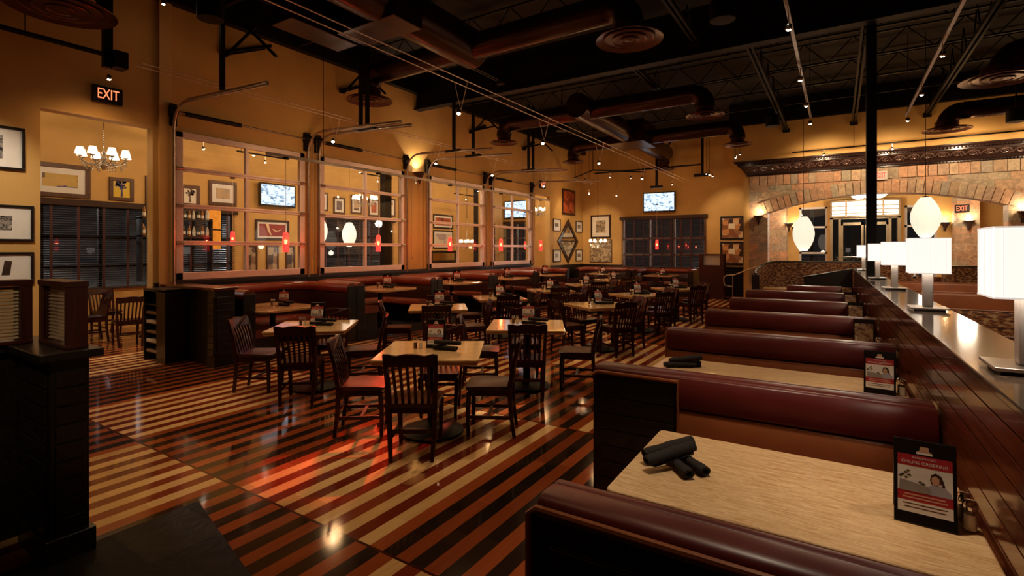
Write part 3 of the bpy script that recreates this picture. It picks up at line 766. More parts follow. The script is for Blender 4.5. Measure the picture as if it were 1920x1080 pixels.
# bar room pictures on the outer wall
def tree_print(t, y, z, h, cm):
    m = MB()
    for i in range(26):
        a = random.uniform(0, 2 * PI); r = h * .32 * math.sqrt(random.random())
        m.lathe([(.0, -.001), (h * .07, 0)], (0, 0, 0), 7)
        for q in range(len(m.v) - 14, len(m.v)):
            vx, vy, vz = m.v[q]; m.v[q] = (.021 + vz * .2, y + r * math.cos(a) * .95 + vx, z + h * .30 + r * math.sin(a) * .8 + vy)
    m.prism([(y - .02, z - h * .45), (y + .02, z - h * .45), (y + .012, z + h * .2), (y - .012, z + h * .2)], .0195, .0215, 'x')
    m.build('printed_tree', cm, t)
picture('wide wood framed landscape print inside the bar doorway', 'x', XB, 3.30, 4.28, 2.74, 3.42, 'frame_wood', .12, 'art_land', 1, .09)
t = picture('wood framed print of a blue tree on yellow, in the bar doorway', 'x', XB, 4.60, 5.06, 2.75, 3.25, 'frame_wood', .0, 'art_yellow', 1, .075); tree_print(t, .23, .25, .36, 'art_tree')
picture('tall wood framed poster at the right edge of the bar doorway', 'x', XB, 5.28, 5.70, 2.72, 3.36, 'frame_wood', .04, 'art_brown', 1, .06)
t = picture('wood framed brown tree print behind the first overhead door', 'x', XB, 6.0, 6.45, 2.72, 3.24, 'frame_wood', .0, 'paper_cream', 1, .085); tree_print(t, .225, .25, .32, 'art_tree_brown')
picture('wood framed tan abstract behind the first overhead door', 'x', XB, 6.66, 7.36, 2.80, 3.42, 'frame_wood', .10, 'art_tan', 1, .08)
t = picture('dark framed crimson print with a pale flame, under the bar television', 'x', XB, 7.86, 8.86, 1.94, 2.50, 'frame_walnut', .055, 'art_crimson', 1, .06)
MB().prism([(.30, .46), (.38, .46), (.44, .22), (.47, .13), (.43, .16), (.36, .25)], .0195, .0225, 'x').prism([(.48, .32), (.62, .27), (.74, .30), (.82, .36), (.70, .26), (.58, .235)], .0195, .0225, 'x').build('flame', 'art_flame', t)
for k, (a, b, s) in enumerate(((7.56, 7.92, 'left'), (8.18, 8.54, 'middle'), (8.76, 9.05, 'right'))):
    picture(s + ' one of three tall brown panels low on the bar wall', 'x', XB, a, b, 1.0, 1.80, 'frame_wood', .0, 'art_brown', 1, .045)
for a, b, z0, z1, ar, fr, s in ((9.78, 10.18, 2.86, 3.42, 'art_red', 'frame_wood', 'red and cream print, leftmost above the second door blind'), (10.38, 10.82, 2.80, 3.32, 'art_blue', 'frame_wood', 'blue print in a brown frame above the second door blind'), (11.05, 11.50, 2.84, 3.44, 'art_tan', 'frame_wood', 'tan print above the middle of the second door blind'), (11.78, 12.25, 2.80, 3.38, 'art_red', 'frame_wood', 'deep red print above the second door blind'), (12.50, 13.0, 2.84, 3.46, 'art_mosaic', 'frame_wood', 'orange block print, rightmost above the second door blind')):
    picture(s, 'x', XB, a, b, z0, z1, fr, .07, ar, 1, .05)
picture('dark framed red and white print, top of three behind the third overhead door', 'x', XB, 15.0, 16.2, 2.50, 3.06, 'frame_black', .07, 'art_red', 1, .06)
picture('dark framed pale print, middle of three behind the third overhead door', 'x', XB, 15.0, 16.2, 1.72, 2.44, 'frame_black', .09, 'art_pale', 1, .05)
picture('wide black framed mirror, lowest of three behind the third overhead door', 'x', XB, 14.86, 16.4, 1.16, 1.64, 'frame_black', .0, 'mirror', 1, .10, name='framed_mirror', cat='mirror')
for z0, z1, s in ((2.33, 2.86, 'upper'), (1.72, 2.26, 'middle'), (1.16, 1.66, 'lower')):
    picture(s + ' black framed print in the column beside the bar end corner', 'x', XB, 18.4, 19.2, z0, z1, 'frame_black', .14, 'art_photo_b', 1, .04)
# far corner of the main room
picture('tall dark framed red abstract above the diamond mirror', 'x', XW, 18.06, 19.22, 3.07, 4.10, 'frame_walnut', .0, 'art_red', 1, .08)
for y0, z0, s, ar in ((17.30, 2.39, 'upper left of', 'art_photo_b'), (19.30, 2.39, 'upper right of', 'art_photo_a'), (17.30, 1.20, 'lower left of', 'art_photo_a'), (19.30, 1.20, 'lower right of', 'art_photo_b')):
    picture('small white matted print, ' + s + ' the diamond mirror', 'x', XW, y0, y0 + .61, z0, z0 + .48, 'frame_black', .14, ar, 1, .03)
t = thing('diamond_mirror', 'diamond shaped mirror in a dark frame near the far corner', 'mirror', (XW, 18.58, 2.01))
def diamond(a, b): return [(-a, 0), (0, -b), (a, 0), (0, b)]
m = MB()
for i in range(4):
    o1, o2 = diamond(.92, .89)[i], diamond(.92, .89)[(i + 1) % 4]; i1, i2 = diamond(.74, .70)[i], diamond(.74, .70)[(i + 1) % 4]
    m.quad_box([(0, *o1), (0, *o2), (0, *i2), (0, *i1), (.04, *o1), (.04, *o2), (.05, *i2), (.05, *i1)])
m.build('frame', 'frame_walnut', t); MB().prism(diamond(.75, .71), .005, .02, 'x').build('mirror_glass', 'mirror', t)
MB().bx(.02, .034, -.78, .78, -.02, .02).build('crossbar', 'frame_walnut', t)
picture('large dark framed cream print on the far wall above the sepia panel', 'y', YB, -8.82, -7.93, 2.15, 3.12, 'frame_walnut', .16, 'art_sepia', -1, .07, mat='paper_cream')
picture('sepia leaf print in a thin frame, low on the far wall', 'y', YB, -8.86, -7.88, 1.14, 2.10, 'frame_wood', .0, 'art_sepia', -1, .03)
picture('upper mosaic print in a black frame beside the stone wall', 'y', YB, -3.68, -2.84, 2.04, 2.90, 'frame_black', .0, 'art_mosaic', -1, .075)
picture('lower mosaic print in a black frame beside the stone wall', 'y', YB, -3.68, -2.84, 1.12, 1.98, 'frame_black', .0, 'art_mosaic', -1, .075)

# ------------------------------------------------------------------ televisions
def tv(label, axis, plane, a0, a1, z0, z1, sgn, tilt=0):
    loc = (plane, (a0 + a1) / 2, (z0 + z1) / 2) if axis == 'x' else ((a0 + a1) / 2, plane, (z0 + z1) / 2)
    rz = {('x', 1): PI / 2, ('y', -1): 0, ('x', -1): -PI / 2}[(axis, sgn)]
    t = thing('television', label, 'television', loc, rz + tilt, 'lit wall televisions')
    w_, h_ = a1 - a0, z1 - z0
    MB().bx(-w_ / 2, w_ / 2, -.16, -.09, -h_ / 2, h_ / 2).build('casing', 'plastic_black', t, bevel=.01)
    MB().bx(-w_ / 2 + .045, w_ / 2 - .045, -.163, -.158, -h_ / 2 + .055, h_ / 2 - .045).build('screen', 'tv_picture', t)
    MB().bx(-.15, .15, -.09, -.006, -.12, .12).build('wall_bracket', 'steel_black', t)
    return t
tv('lit television on the far wall above the blind', 'y', YB, -6.53, -5.27, 3.14, 3.92, -1)
tv('lit television on the bar wall behind the first overhead door', 'x', XB, 7.90, 8.98, 2.86, 3.50, 1)
tv('lit television on the bar end wall behind the fourth overhead door', 'y', YB, -13.10, -11.85, 3.10, 3.92, -1)

# ------------------------------------------------------------------ exit signs
def exit_sign(label, loc, rz, w_, h_, face, letter):
    t = thing('exit_sign', label, 'sign', loc, rz, 'exit signs')
    MB().bx(-w_ / 2, w_ / 2, -.06, 0, -h_ / 2, h_ / 2).build('housing', face, t, bevel=.008)
    text_mesh('EXIT', h_ * .86, 'lettering', letter, t, (.0, -.062, .0), (PI / 2, 0, 0), .002, sx=.62 * min(1, w_ / h_ / 1.4))
    return t
exit_sign('black exit sign with glowing red letters above the bar doorway', (XW, 3.18, 3.985), PI / 2, .37, .25, 'exit_black', 'exit_red')
exit_sign('white exit sign with red letters over the stone arch', (1.005, YS - .04, 3.79), 0, .30, .25, 'exit_white', 'exit_deep')
exit_sign('small exit sign high above the far end doorway', (XW, 16.45, 4.06), PI / 2, .40, .28, 'exit_black', 'exit_red')
exit_sign('red exit sign on the entrance pier seen through the arch', (3.30, 21.38, 2.98), R(-20), .36, .26, 'exit_black', 'exit_red')

# ------------------------------------------------------------------ dining chairs
def make_chair(label):
    t = thing('dining_chair', label, 'chair')
    # saddle seat
    m = MB(); nx, ny = 9, 9; W2, D2 = .215, .215
    top = []
    for j in range(ny):
        for i in range(nx):
            u = -1 + 2 * i / (nx - 1); v = -1 + 2 * j / (ny - 1)
            ww = W2 * (.90 + .10 * (v + 1) / 2); x = u * ww; y = v * D2 - .012 * (1 - v) * u * u
            if abs(u) == 1 and abs(v) == 1: x *= .95; y *= .95
            z = .462 - .014 * (1 - u * u) * (1 - v * v) - .012 * max(0, v) ** 3
            m.v.append((x, y, z)); top.append(len(m.v) - 1)
    for j in range(ny):
        for i in range(nx):
            x, y, z = m.v[j * nx + i]; m.v.append((x * .965, y * .965, .425))
    o = nx * ny
    for j in range(ny - 1):
        for i in range(nx - 1):
            a = j * nx + i; m.f.append([a, a + 1, a + nx + 1, a + nx]); m.f.append([o + a, o + a + nx, o + a + nx + 1, o + a + 1])
    bd = [i for i in range(nx)] + [j * nx + nx - 1 for j in range(1, ny)] + [(ny - 1) * nx + i for i in range(nx - 2, -1, -1)] + [j * nx for j in range(ny - 2, 0, -1)]
    for q in range(len(bd)):
        a, b = bd[q], bd[(q + 1) % len(bd)]; m.f.append([a, o + a, o + b, b])
    m.mi = [0] * len(m.f)
    m.build('seat', 'chair_wood', t, smooth=True)
    m = MB(); m.bx(-.185, .185, -.19, -.17, .372, .426).bx(-.185, .185, .165, .185, .372, .426).bx(-.19, -.17, -.18, .175, .372, .426).bx(.17, .19, -.18, .175, .372, .426)
    m.build('apron', 'chair_wood', t)
    for s in (-1, 1):
        m = MB().bar((s * .185, .175, .40), (s * .180, .185, .22), .042, .042, .038, .038).bar((s * .180, .185, .22), (s * .172, .182, 0), .038, .038, .030, .030)
        m.build('leg', 'chair_wood', t, bevel=.005)
        # rear leg runs up to carry the crest rail
        pth = [(s * .165, -.235, 0), (s * .178, -.205, .22), (s * .185, -.195, .44), (s * .192, -.225, .64), (s * .205, -.285, .868)]
        m = MB()
        for a, b, wa, wb2 in zip(pth, pth[1:], (.030, .036, .040, .036), (.036, .040, .036, .026)): m.bar(a, b, wa, wa * 1.05, wb2, wb2)
        m.build('leg', 'chair_wood', t, bevel=.004)
    # crest rail with a dipped, shouldered top
    m = MB(); k = 16; prof = []
    for i in range(k + 1):
        u = -1 + 2 * i / k
        zt = .875 - .016 * math.exp(-((abs(u) - .55) / .22) ** 2) - .008 * (abs(u) > .93)
        prof.append((u * .208, zt))
    bot = [(u * .2, .765 + .004 * (1 - abs(u))) for u in (1, .5, 0, -.5, -1)]
    poly = prof + bot; n_ = len(poly); base = 0
    def yy(x, z): return -.225 - (z - .64) * .262 - .014 * (1 - (x / .21) ** 2)
    m.v = [(x, yy(x, z) - .013, z) for x, z in poly] + [(x, yy(x, z) + .013, z) for x, z in poly]
    m.f = [list(range(n_)), [n_ + i for i in reversed(range(n_))]] + [[i, (i + 1) % n_, n_ + (i + 1) % n_, n_ + i] for i in range(n_)]; m.mi = [0] * len(m.f)
    m.build('crest_rail', 'chair_wood', t)
    for i in range(6):
        x = -.142 + i * .0568
        m = MB(); z0s = [.455, .55, .66, .775]; pp = [(x * .92, -.175, z0s[0]), (x * .95, -.198, z0s[1]), (x * .98, -.228, z0s[2]), (x, yy(x, .775), z0s[3])]
        for a, b in zip(pp, pp[1:]): m.bar(a, b, .024, .011, up=(0, 1, 0))
        m.build('back_slat', 'chair_wood', t)
    for s in (-1, 1): MB().bar((s * .176, -.205, .175), (s * .177, .183, .175), .016, .03).build('stretcher', 'chair_wood', t)
    MB().bar((-.178, .0, .178), (.178, .0, .178), .03, .016).build('stretcher', 'chair_wood', t)
    MB().bar((-.17, -.21, .235), (.17, -.21, .235), .016, .03).build('stretcher', 'chair_wood', t)
    return t
chair = Proto(make_chair)
# ------------------------------------------------------------------ free-standing tables
def make_table(label):
    t = thing('dining_table', label, 'table')
    MB().prism(rrect(.92, .92, .02), .738, .76).build('tabletop', 'maple_top', t, bevel=.006)
    MB().prism(rrect(.905, .905, .02), .712, .7375).build('table_edge', 'maple_top', t, bevel=.004)
    MB().cyl((0, 0, .05), (0, 0, .70), .045, 16).bx(-.28, .28, -.03, .03, .69, .711).bx(-.03, .03, -.28, .28, .69, .711).build('pedestal', 'steel_black', t)
    MB().lathe([(.29, 0), (.29, .02), (.22, .045), (.08, .075), (.05, .09)], n=28).build('base', 'steel_black', t, smooth=True)
    return t
table = Proto(make_table)
# ------------------------------------------------------------------ table-top things
def make_tent(label, food=False):
    t = thing('menu_stand', label, 'menu stand')
    TH = R(13)
    fr = MB().bx(-.085, .085, -.004, .004, 0, .275).build('front_panel', 'plastic_black', t, bevel=.002, rot=(-TH, 0, 0)); fr.location = (0, -.062, 0.0015)
    MB().bx(-.085, .085, -.004, .004, 0, .275).build('back_panel', 'plastic_black', t, bevel=.002, rot=(TH, 0, 0)).location = (0, .062, 0.0015)
    def ins(name, mt, x0, x1, z0, z1, y=-.0046): return MB().bx(x0, x1, y, -.0035, z0, z1).build(name, mt, fr)
    if food:
        ins('printed_card', 'art_food', -.072, .072, .045, .235); ins('caption_strip', 'print_white', -.066, -.056, .05, .11, -.0052)
        return t
    ins('printed_card', 'print_white', -.074, .074, .036, .225)
    ins('header_band', 'print_red', -.074, .074, .188, .225, -.0050); ins('lower_band', 'print_red', -.074, .074, .074, .104, -.0050)
    m = MB(); y0, y1 = -.0052, -.0048
    def pr(poly, ma, y=-.0052):
        mm.cur = ma; mm.prism(poly, y, -.0045, 'y')
    mm = MB()
    pr([(.000, .104), (.012, .132), (.030, .142), (.056, .134), (.070, .118), (.072, .104)], 3)       # shirt
    pr([(.018, .140), (.014, .152), (.018, .170), (.030, .177), (.044, .170), (.050, .155), (.054, .138), (.048, .134), (.044, .146)], 1, -.0054)  # hair
    pr([(.018, .150), (.020, .163), (.030, .168), (.039, .160), (.039, .147), (.033, .138), (.024, .138)], 0, -.0056)  # face
    pr([(-.070, .104), (-.068, .140), (.012, .128), (.018, .104)], 2, -.0058)   # laptop lid
    for a, b in ((-.06, .155), (-.052, .163), (-.045, .17), (-.042, .156), (-.066, .150), (-.05, .147), (-.012, .138), (-.004, .134)):
        pr([(a - .006, b), (a, b - .003), (a + .006, b + .001), (a, b + .004)], 4, -.0053)
    mm.build('printed_portrait', ['print_skin', 'print_hair', 'print_grey', 'print_shirt', 'print_green'], fr)
    mm = MB()
    for z, wd in ((.094, .055), (.084, .060)): mm.bx(-wd, wd, -.0054, -.0049, z - .0022, z + .0022)
    mm.build('band_text', 'print_skin', fr)
    mm = MB()
    for z, wd in ((.064, .060), (.053, .056)): mm.bx(-wd, wd, -.0050, -.0045, z - .0016, z + .0016)
    mm.build('card_text', 'print_ink', fr)
    text_mesh('INTRODUCING', .0085, 'header_text', 'print_white', fr, (0, -.0054, .216), (PI / 2, 0, 0), .0002, sx=1.1)
    text_mesh('ONLINE ORDERING', .0145, 'header_text', 'print_white', fr, (0, -.0054, .200), (PI / 2, 0, 0), .0002, sx=.98)
    MB().prism([(-.02, .233), (.02, .233), (.02, .240), (.014, .240), (.011, .256), (-.011, .256), (-.014, .240), (-.02, .240)], -.0052, -.0045, 'y').build('crest', 'print_skin', fr)
    MB().prism([(-.022, .230), (.022, .230), (.022, .236), (-.022, .236)], -.0056, -.0045, 'y').build('crest_ribbon', 'print_white', fr)
    return t
art_mat('art_food', [(0.10, 0.04, 0.02), (0.30, 0.16, 0.08), (0.5, 0.36, 0.22), (0.16, 0.06, 0.03), (0.08, 0.03, 0.02)], (14, 14, 18), 1.0, False)
tent = Proto(lambda l: make_tent(l)); tent_food = Proto(lambda l: make_tent(l, True))
def make_shaker(label, fill):
    t = thing('salt_shaker' if fill == 'salt_white' else 'pepper_shaker', label, 'shaker')
    MB().lathe([(.021, 0), (.022, .004), (.020, .07), (.019, .076)], n=10).build('glass_body', 'clear_glass', t, smooth=True)
    MB().lathe([(.0175, .004), (.0165, .055)], n=10).build('contents', fill, t, smooth=True)
    MB().lathe([(.0205, .072), (.0215, .078), (.0215, .090), (.016, .099), (.0, .101)], n=14).build('metal_cap', 'chrome', t, smooth=True)
    return t
salt = Proto(lambda l: make_shaker(l, 'salt_white')); pepper = Proto(lambda l: make_shaker(l, 'pepper_dark'))
def make_roll(label):
    t = thing('napkin_roll', label, 'napkin')
    m = MB(); n_ = 14; ks = 8; L_ = .25
    for i in range(ks + 1):
        y = -L_ / 2 + L_ * i / ks; r = .024 * (1 + .06 * math.sin(i * 1.7)) * (1.0 if 0 < i < ks else .9)
        for j in range(n_):
            a = 2 * PI * j / n_; rr = r * (1 + .10 * math.cos(a * 2 + i * .25))
            m.v.append((rr * math.cos(a), y, .024 + rr * .9 * math.sin(a)))
    for i in range(ks):
        for j in range(n_):
            m.f.append([i * n_ + j, i * n_ + (j + 1) % n_, (i + 1) * n_ + (j + 1) % n_, (i + 1) * n_ + j])
    m.mi = [0] * len(m.f)
    # open, recessed ends showing the layers
    for i, s in ((0, 1), (ks, -1)):
        b = len(m.v); yv = m.v[i * n_][1]
        for j in range(n_):
            x, y, z = m.v[i * n_ + j]; m.v.append((x * .55, yv, .024 + (z - .024) * .55))
        for j in range(n_): m.f.append([i * n_ + j, b + j, b + (j + 1) % n_, i * n_ + (j + 1) % n_]); m.mi.append(0)
        c = len(m.v)
        for j in range(n_):
            x, y, z = m.v[b + j]; m.v.append((x, yv + s * .03, z))
        for j in range(n_): m.f.append([b + j, c + j, c + (j + 1) % n_, b + (j + 1) % n_]); m.mi.append(0)
        m.f.append([c + j for j in range(n_)]); m.mi.append(0)
    m.build('rolled_cloth', 'napkin_cloth', t, smooth=True)
    MB().prism([(.006, -.11), (.026, -.10), (.028, .10), (.010, .115)], .001, .004).build('loose_flap', 'napkin_cloth', t)
    return t
roll = Proto(make_roll)
def rot2(x, y, a): return (x * math.cos(a) - y * math.sin(a), x * math.sin(a) + y * math.cos(a))
def dress(cx, cy, z, a, where, tilt=None, near=(0, 0), rolls=True, face=YAW, food=False, wide=False):
    """menu stand, two shakers and crossed napkin rolls, laid out in the frame turned by a"""
    def P(x, y, dz=0): q = rot2(x, y, a); return (cx + q[0], cy + q[1], z + dz)
    (tent_food if food else tent)(P(.02, .12), face, 'black menu stand on the ' + where, 'menu stands on the tables')
    salt(P(-.12, .05), 0, 'glass salt shaker on the ' + where, 'salt shakers'); pepper(P(-.17, .06), 0, 'glass pepper shaker on the ' + where, 'pepper shakers')
    if rolls:
        roll(P(.12, -.02), a + R(68), 'black napkin roll lying flat on the ' + where, 'napkin rolls')
        o = roll(P(.14, .0, .043), a + R(108), 'black napkin roll laid across another on the ' + where, 'napkin rolls'); o.rotation_euler = (R(6), 0, a + R(108))
ORD = ['first', 'second', 'third', 'fourth', 'fifth', 'sixth']
LEFT = [(-5.45, 4.00, 40), (-5.50, 6.38, 41), (-5.58, 8.28, 45), (-5.62, 10.45, 44), (-5.72, 12.70, 46), (-5.85, 15.05, 52)]
RIGHT = [(-3.20, 3.63, 32.5), (-3.27, 5.46, 29), (-3.42, 8.13, 55), (-3.50, 10.40, 58), (-3.28, 12.50, 50)]
rearoff = {'near': .70, 'far': .80, 'left': .84, 'right': .78}
special = {('right', 0): {'near': (.68, -.06, 0), 'left': (.86, .02, 6), 'right': (.76, .03, -4), 'far': (.78, 0, 0)},
           ('left', 0): {'near': (.74, .0, 0), 'left': (.84, .0, -8), 'right': (.80, .06, 5), 'far': (.80, .06, 0)},
           ('right', 1): {'near': (.66, .02, 3), 'left': (.78, .02, 4), 'right': (.84, 0, -6), 'far': (.80, -.05, 0)}}
for row, lst in (('left', LEFT), ('right', RIGHT)):
    for k, (tx, ty, rz) in enumerate(lst):
        a = R(rz); nm = f'{ORD[k]} {row}-row table'
        table((tx, ty, 0), a, f'square maple pedestal table, {ORD[k]} from the front in the {row} row', 'square maple tables on the striped floor')
        dress(tx, ty, .7605, a, nm, face=a + R(-4 + 8 * ((k * 7) % 3) / 2))
        for side in ('near', 'left', 'right', 'far'):
            d, sh, tw = special.get((row, k), {}).get(side, (rearoff[side] + .03 * math.sin(k * 3 + len(side)), .03 * math.cos(k * 5 + len(side)), 5 * math.sin(k * 2.3 + len(side))))
            dx, dy = {'near': (0, -1), 'far': (0, 1), 'left': (-1, 0), 'right': (1, 0)}[side]
            px, py = rot2(dx * (d - .22) + (sh if dx == 0 else 0), dy * (d - .22) + (sh if dy == 0 else 0), a)
            face = {'near': 0, 'far': PI, 'left': -PI / 2, 'right': PI / 2}[side]
            chair((tx + px, ty + py, 0), a + face + R(tw), f'dark slat-back wooden chair on the {side} side of the {nm}', 'slat-back dining chairs')
# bar room tables and chairs seen through the doorway
for (x, y), s in (((-11.35, 4.75), 'nearer'), ((-11.9, 3.2), 'farther')):
    table((x, y, 0), R(4), f'square maple table inside the bar doorway, the {s} of two', 'square maple tables on the striped floor')
dress(-11.35, 4.75, .7605, R(0), 'nearer table inside the bar doorway', face=R(60))
for x, y, r_, s in ((-10.55, 4.62, 96, 'beside the pier'), (-10.62, 3.98, 80, 'second from the pier'), (-11.6, 3.75, 178, 'with its back to the front table'), (-11.2, 2.75, 80, 'nearest the partition post'), (-12.45, 4.3, -90, 'on the window side')):
    chair((x, y, 0), R(r_), 'dark slat-back chair inside the bar doorway, ' + s, 'slat-back dining chairs')

# ------------------------------------------------------------------ booths on the right, against the counter wall
def slat_panel(name, m_mat, parent, x0, x1, y, z0, z1, sgn=-1, n=6, dep=.016, loc=None):
    m = MB(); h = (z1 - z0) / n
    for i in range(n):
        a, b = sorted((y, y + sgn * dep)); m.bx(x0, x1, a, b, z0 + i * h + .005, z0 + (i + 1) * h - .005)
    a, b = sorted((y, y + sgn * dep * .4)); m.bx(x0, x1, a, b, z0, z1)
    return m.build(name, m_mat, parent, bevel=.003)
BEND = .435
def booth_bench(a, b_near, b_far, label, near_seat=True, far_seat=True, zt=.95):
    """local frame: x along the counter's width (b), y along the counter (a); near face of the back at y=0"""
    t = thing('booth_bench', label, 'booth bench', BT(a, 0), BR, 'booth benches along the counter')
    T = .13
    bl = min(b_near if near_seat else 9, b_far if far_seat else 9)
    MB().bx(bl + .02, BEND, .02, T - .02, .02, zt - .06).build('back_panel', 'black_wood', t)
    if near_seat or far_seat:
        # rolled top
        y0, y1 = (-.012 if near_seat else .0), (T + .012 if far_seat else T)
        c = (y0 + y1) / 2
        m = MB(); k = 14; sec = []
        for i in range(k + 1):
            th = PI * i / k; sec.append((c + (y1 - y0) / 2 * math.copysign(abs(math.cos(th)) ** .6, math.cos(th)), zt - .035 + .035 * math.sin(th)))
        low = zt - .05
        sec = sec + [(y0, low), (y1, low)]
        m.prism(sec, bl, BEND, 'x'); m.build('top_roll', 'leather_maroon', t, smooth=True, bevel=.012)
    for on, s, b0 in ((near_seat, -1, b_near), (far_seat, 1, b_far)):
        if not on: continue
        f = 0 if s < 0 else T
        def Y(d): return f + s * d
        def pl(pts): return [(Y(p), q) for p, q in pts]
        z1 = zt - .045
        m = MB().prism(pl([(-.01, .757), (.045, .760), (.060, .775), (.064, .83), (.058, .885), (.030, zt - .006), (-.01, zt - .004)]), b0, BEND, 'x')
        m.build('head_cushion', 'leather_maroon', t, smooth=True, bevel=.008)
        m = MB().prism(pl([(-.01, .42), (.06, .42), (.07, .50), (.066, .66), (.048, .752), (-.01, .754)]), b0 + .004, BEND, 'x')
        m.build('back_cushion', 'leather_brown', t, smooth=True, bevel=.008)
        MB().tube([(b0, Y(.055), .40), (b0, Y(.066), .60), (b0, Y(.05), .755), (b0, Y(.06), .83), (b0, Y(.03), zt - .02)], .008, 6).build('piping', 'leather_brown', t, smooth=True)
        m = MB().prism(pl([(.05, .34), (.46, .34), (.485, .37), (.485, .43), (.46, .465), (.05, .45)]), b0 + .004, BEND, 'x')
        m.build('seat_cushion', 'leather_brown', t, smooth=True, bevel=.012)
        MB().bx(b0 + .03, BEND, *sorted((Y(0.0), Y(.42))), .02, .34).build('plinth', 'black_wood', t)
    return t
b1 = booth_bench(1.36, 0, -.76, 'nearest booth bench, its dark slatted back facing the viewer', near_seat=False)
MB().bx(-.78, BEND, -.012, .03, .02, .905).build('rear_frame', 'black_wood', b1, bevel=.006)
slat_panel('slatted_back', 'black_wood', b1, -.70, BEND, -.012, .12, .83, -1, 5)
MB().tube([(-.775, -.012, .10), (-.775, -.012, .90), (-.755, -.004, .915), (BEND, -.004, .915)], .012, 8).build('piping', 'leather_brown', b1, smooth=True)
b2 = booth_bench(3.12, -.755, -1.30, 'second booth bench, with a dark slatted panel at its left half')
MB().bx(-1.31, -.76, -.004, .04, .0, .905).build('rear_frame', 'black_wood', b2, bevel=.006)
slat_panel('slatted_back', 'black_wood', b2, -1.25, -.785, -.004, .14, .86, -1, 7)
MB().tube([(-1.30, -.02, .89), (-1.27, -.026, .912), (-.76, -.026, .912)], .012, 8).build('piping', 'leather_brown', b2, smooth=True)
for k, a in enumerate((4.93, 6.72, 8.55, 10.34)):
    booth_bench(a, -1.31, -1.31, f'{ORD[k + 2]} maroon booth bench from the front along the counter')
booth_bench(12.1, -.75, -.75, 'short last maroon booth bench before the curved banquette', far_seat=False)
def booth_table(a0, a1, b0, label, where, food=False, rolls=((0, 0, 0),)):
    L_ = BEND - b0
    t = thing('booth_table', label, 'table', BT((a0 + a1) / 2, (b0 + BEND) / 2), BR, 'booth tables along the counter')
    MB().prism(rrect(L_, a1 - a0, .03), .722, .76).build('tabletop', 'maple_booth', t, bevel=.009, seg=3)
    for x in (-L_ * .28, L_ * .28):
        p = MB().cyl((x, 0, .04), (x, 0, .72), .04, 14).bx(x - .03, x + .03, -.25, .25, .70, .7215).build('pedestal', 'steel_black', t)
        MB().bx(x - .04, x + .04, -.28, .28, .0, .04).bx(x - .15, x + .15, -.04, .04, 0, .04).build('foot', 'steel_black', p, bevel=.008)
    z = .7605
    c = (a0 + a1) / 2
    (tent_food if food else tent)(BT(c - .02, BEND - .155, z), BR + R(-4), 'black menu stand at the counter end of the ' + where, 'menu stands on the tables')
    salt(BT(c - .03, BEND - .035, z), 0, 'glass salt shaker against the counter wall on the ' + where, 'salt shakers')
    pepper(BT(c + .03, BEND - .040, z), 0, 'glass pepper shaker against the counter wall on the ' + where, 'pepper shakers')
    for i, (da, db, dz, rr, s) in enumerate(rolls):
        o = roll(BT(c + da, b0 + db, z + dz), BR + R(rr), f'{s} on the {where}', 'napkin rolls')
        if dz: o.rotation_euler = (R(7), 0, BR + R(rr))
    return t
near_rolls = ((-.045, .185, 0, 40, 'black napkin roll underneath, left one of the lower pair'), (.005, .225, 0, 48, 'black napkin roll underneath, right one of the lower pair'), (-.055, .170, .037, -37, 'black napkin roll lying across the top, nearer one'), (.01, .145, .037, -41, 'black napkin roll lying across the top, farther one'))
booth_table(1.90, 2.68, -.75, 'nearest long maple booth table, with the large red menu stand', 'nearest booth table', rolls=near_rolls)
booth_table(3.76, 4.52, -1.21, 'second long maple booth table along the counter', 'second booth table', rolls=((.02, .20, 0, -60, 'black napkin roll at the front of the pile'), (.10, .22, 0, -80, 'black napkin roll at the back of the pile'), (.06, .24, .042, -62, 'black napkin roll on top of the pile')))
for k, a in enumerate((5.55, 7.36, 9.17)):
    booth_table(a, a + .76, -1.21, f'{ORD[k + 2]} long maple booth table along the counter', f'{ORD[k + 2]} booth table', food=True, rolls=((.05, .35, 0, -66, 'black napkin roll lying flat'), (.12, .40, 0, -80, 'black napkin roll behind another')))
booth_table(10.95, 11.7, -1.0, 'sixth booth table, farthest along the counter', 'sixth booth table', food=True, rolls=((.05, .35, 0, -66, 'black napkin roll lying flat'),))

# ------------------------------------------------------------------ counter wall, ledge and lamps
AE = 13.55
def bb(m, a0, a1, b0, b1_, z0, z1): m.bx(b0, b1_, a0, a1, z0, z1); return m
def booth_obj(m, name, mt, parent=None, **k): return m.build(name, mt, parent, rz=BR if parent is None else 0, **k)
m = MB(); z = 1.255
bb(m, -1.5, AE, .475, .69, 0, 1.255)
while z > .2:
    bb(m, -1.5, AE, .447, .48, z - .074, z - .003); z -= .078
bb(m, -1.5, AE, .46, .48, 0, .2)
struct(booth_obj(m, 'wall_counter', 'wall_wood'))
m = bb(MB(), -1.5, AE, .425, .715, 1.257, 1.282)
tag(booth_obj(m, 'counter_ledge', 'counter_granite', bevel=.005), 'long polished stone ledge on top of the slatted counter wall', 'counter')
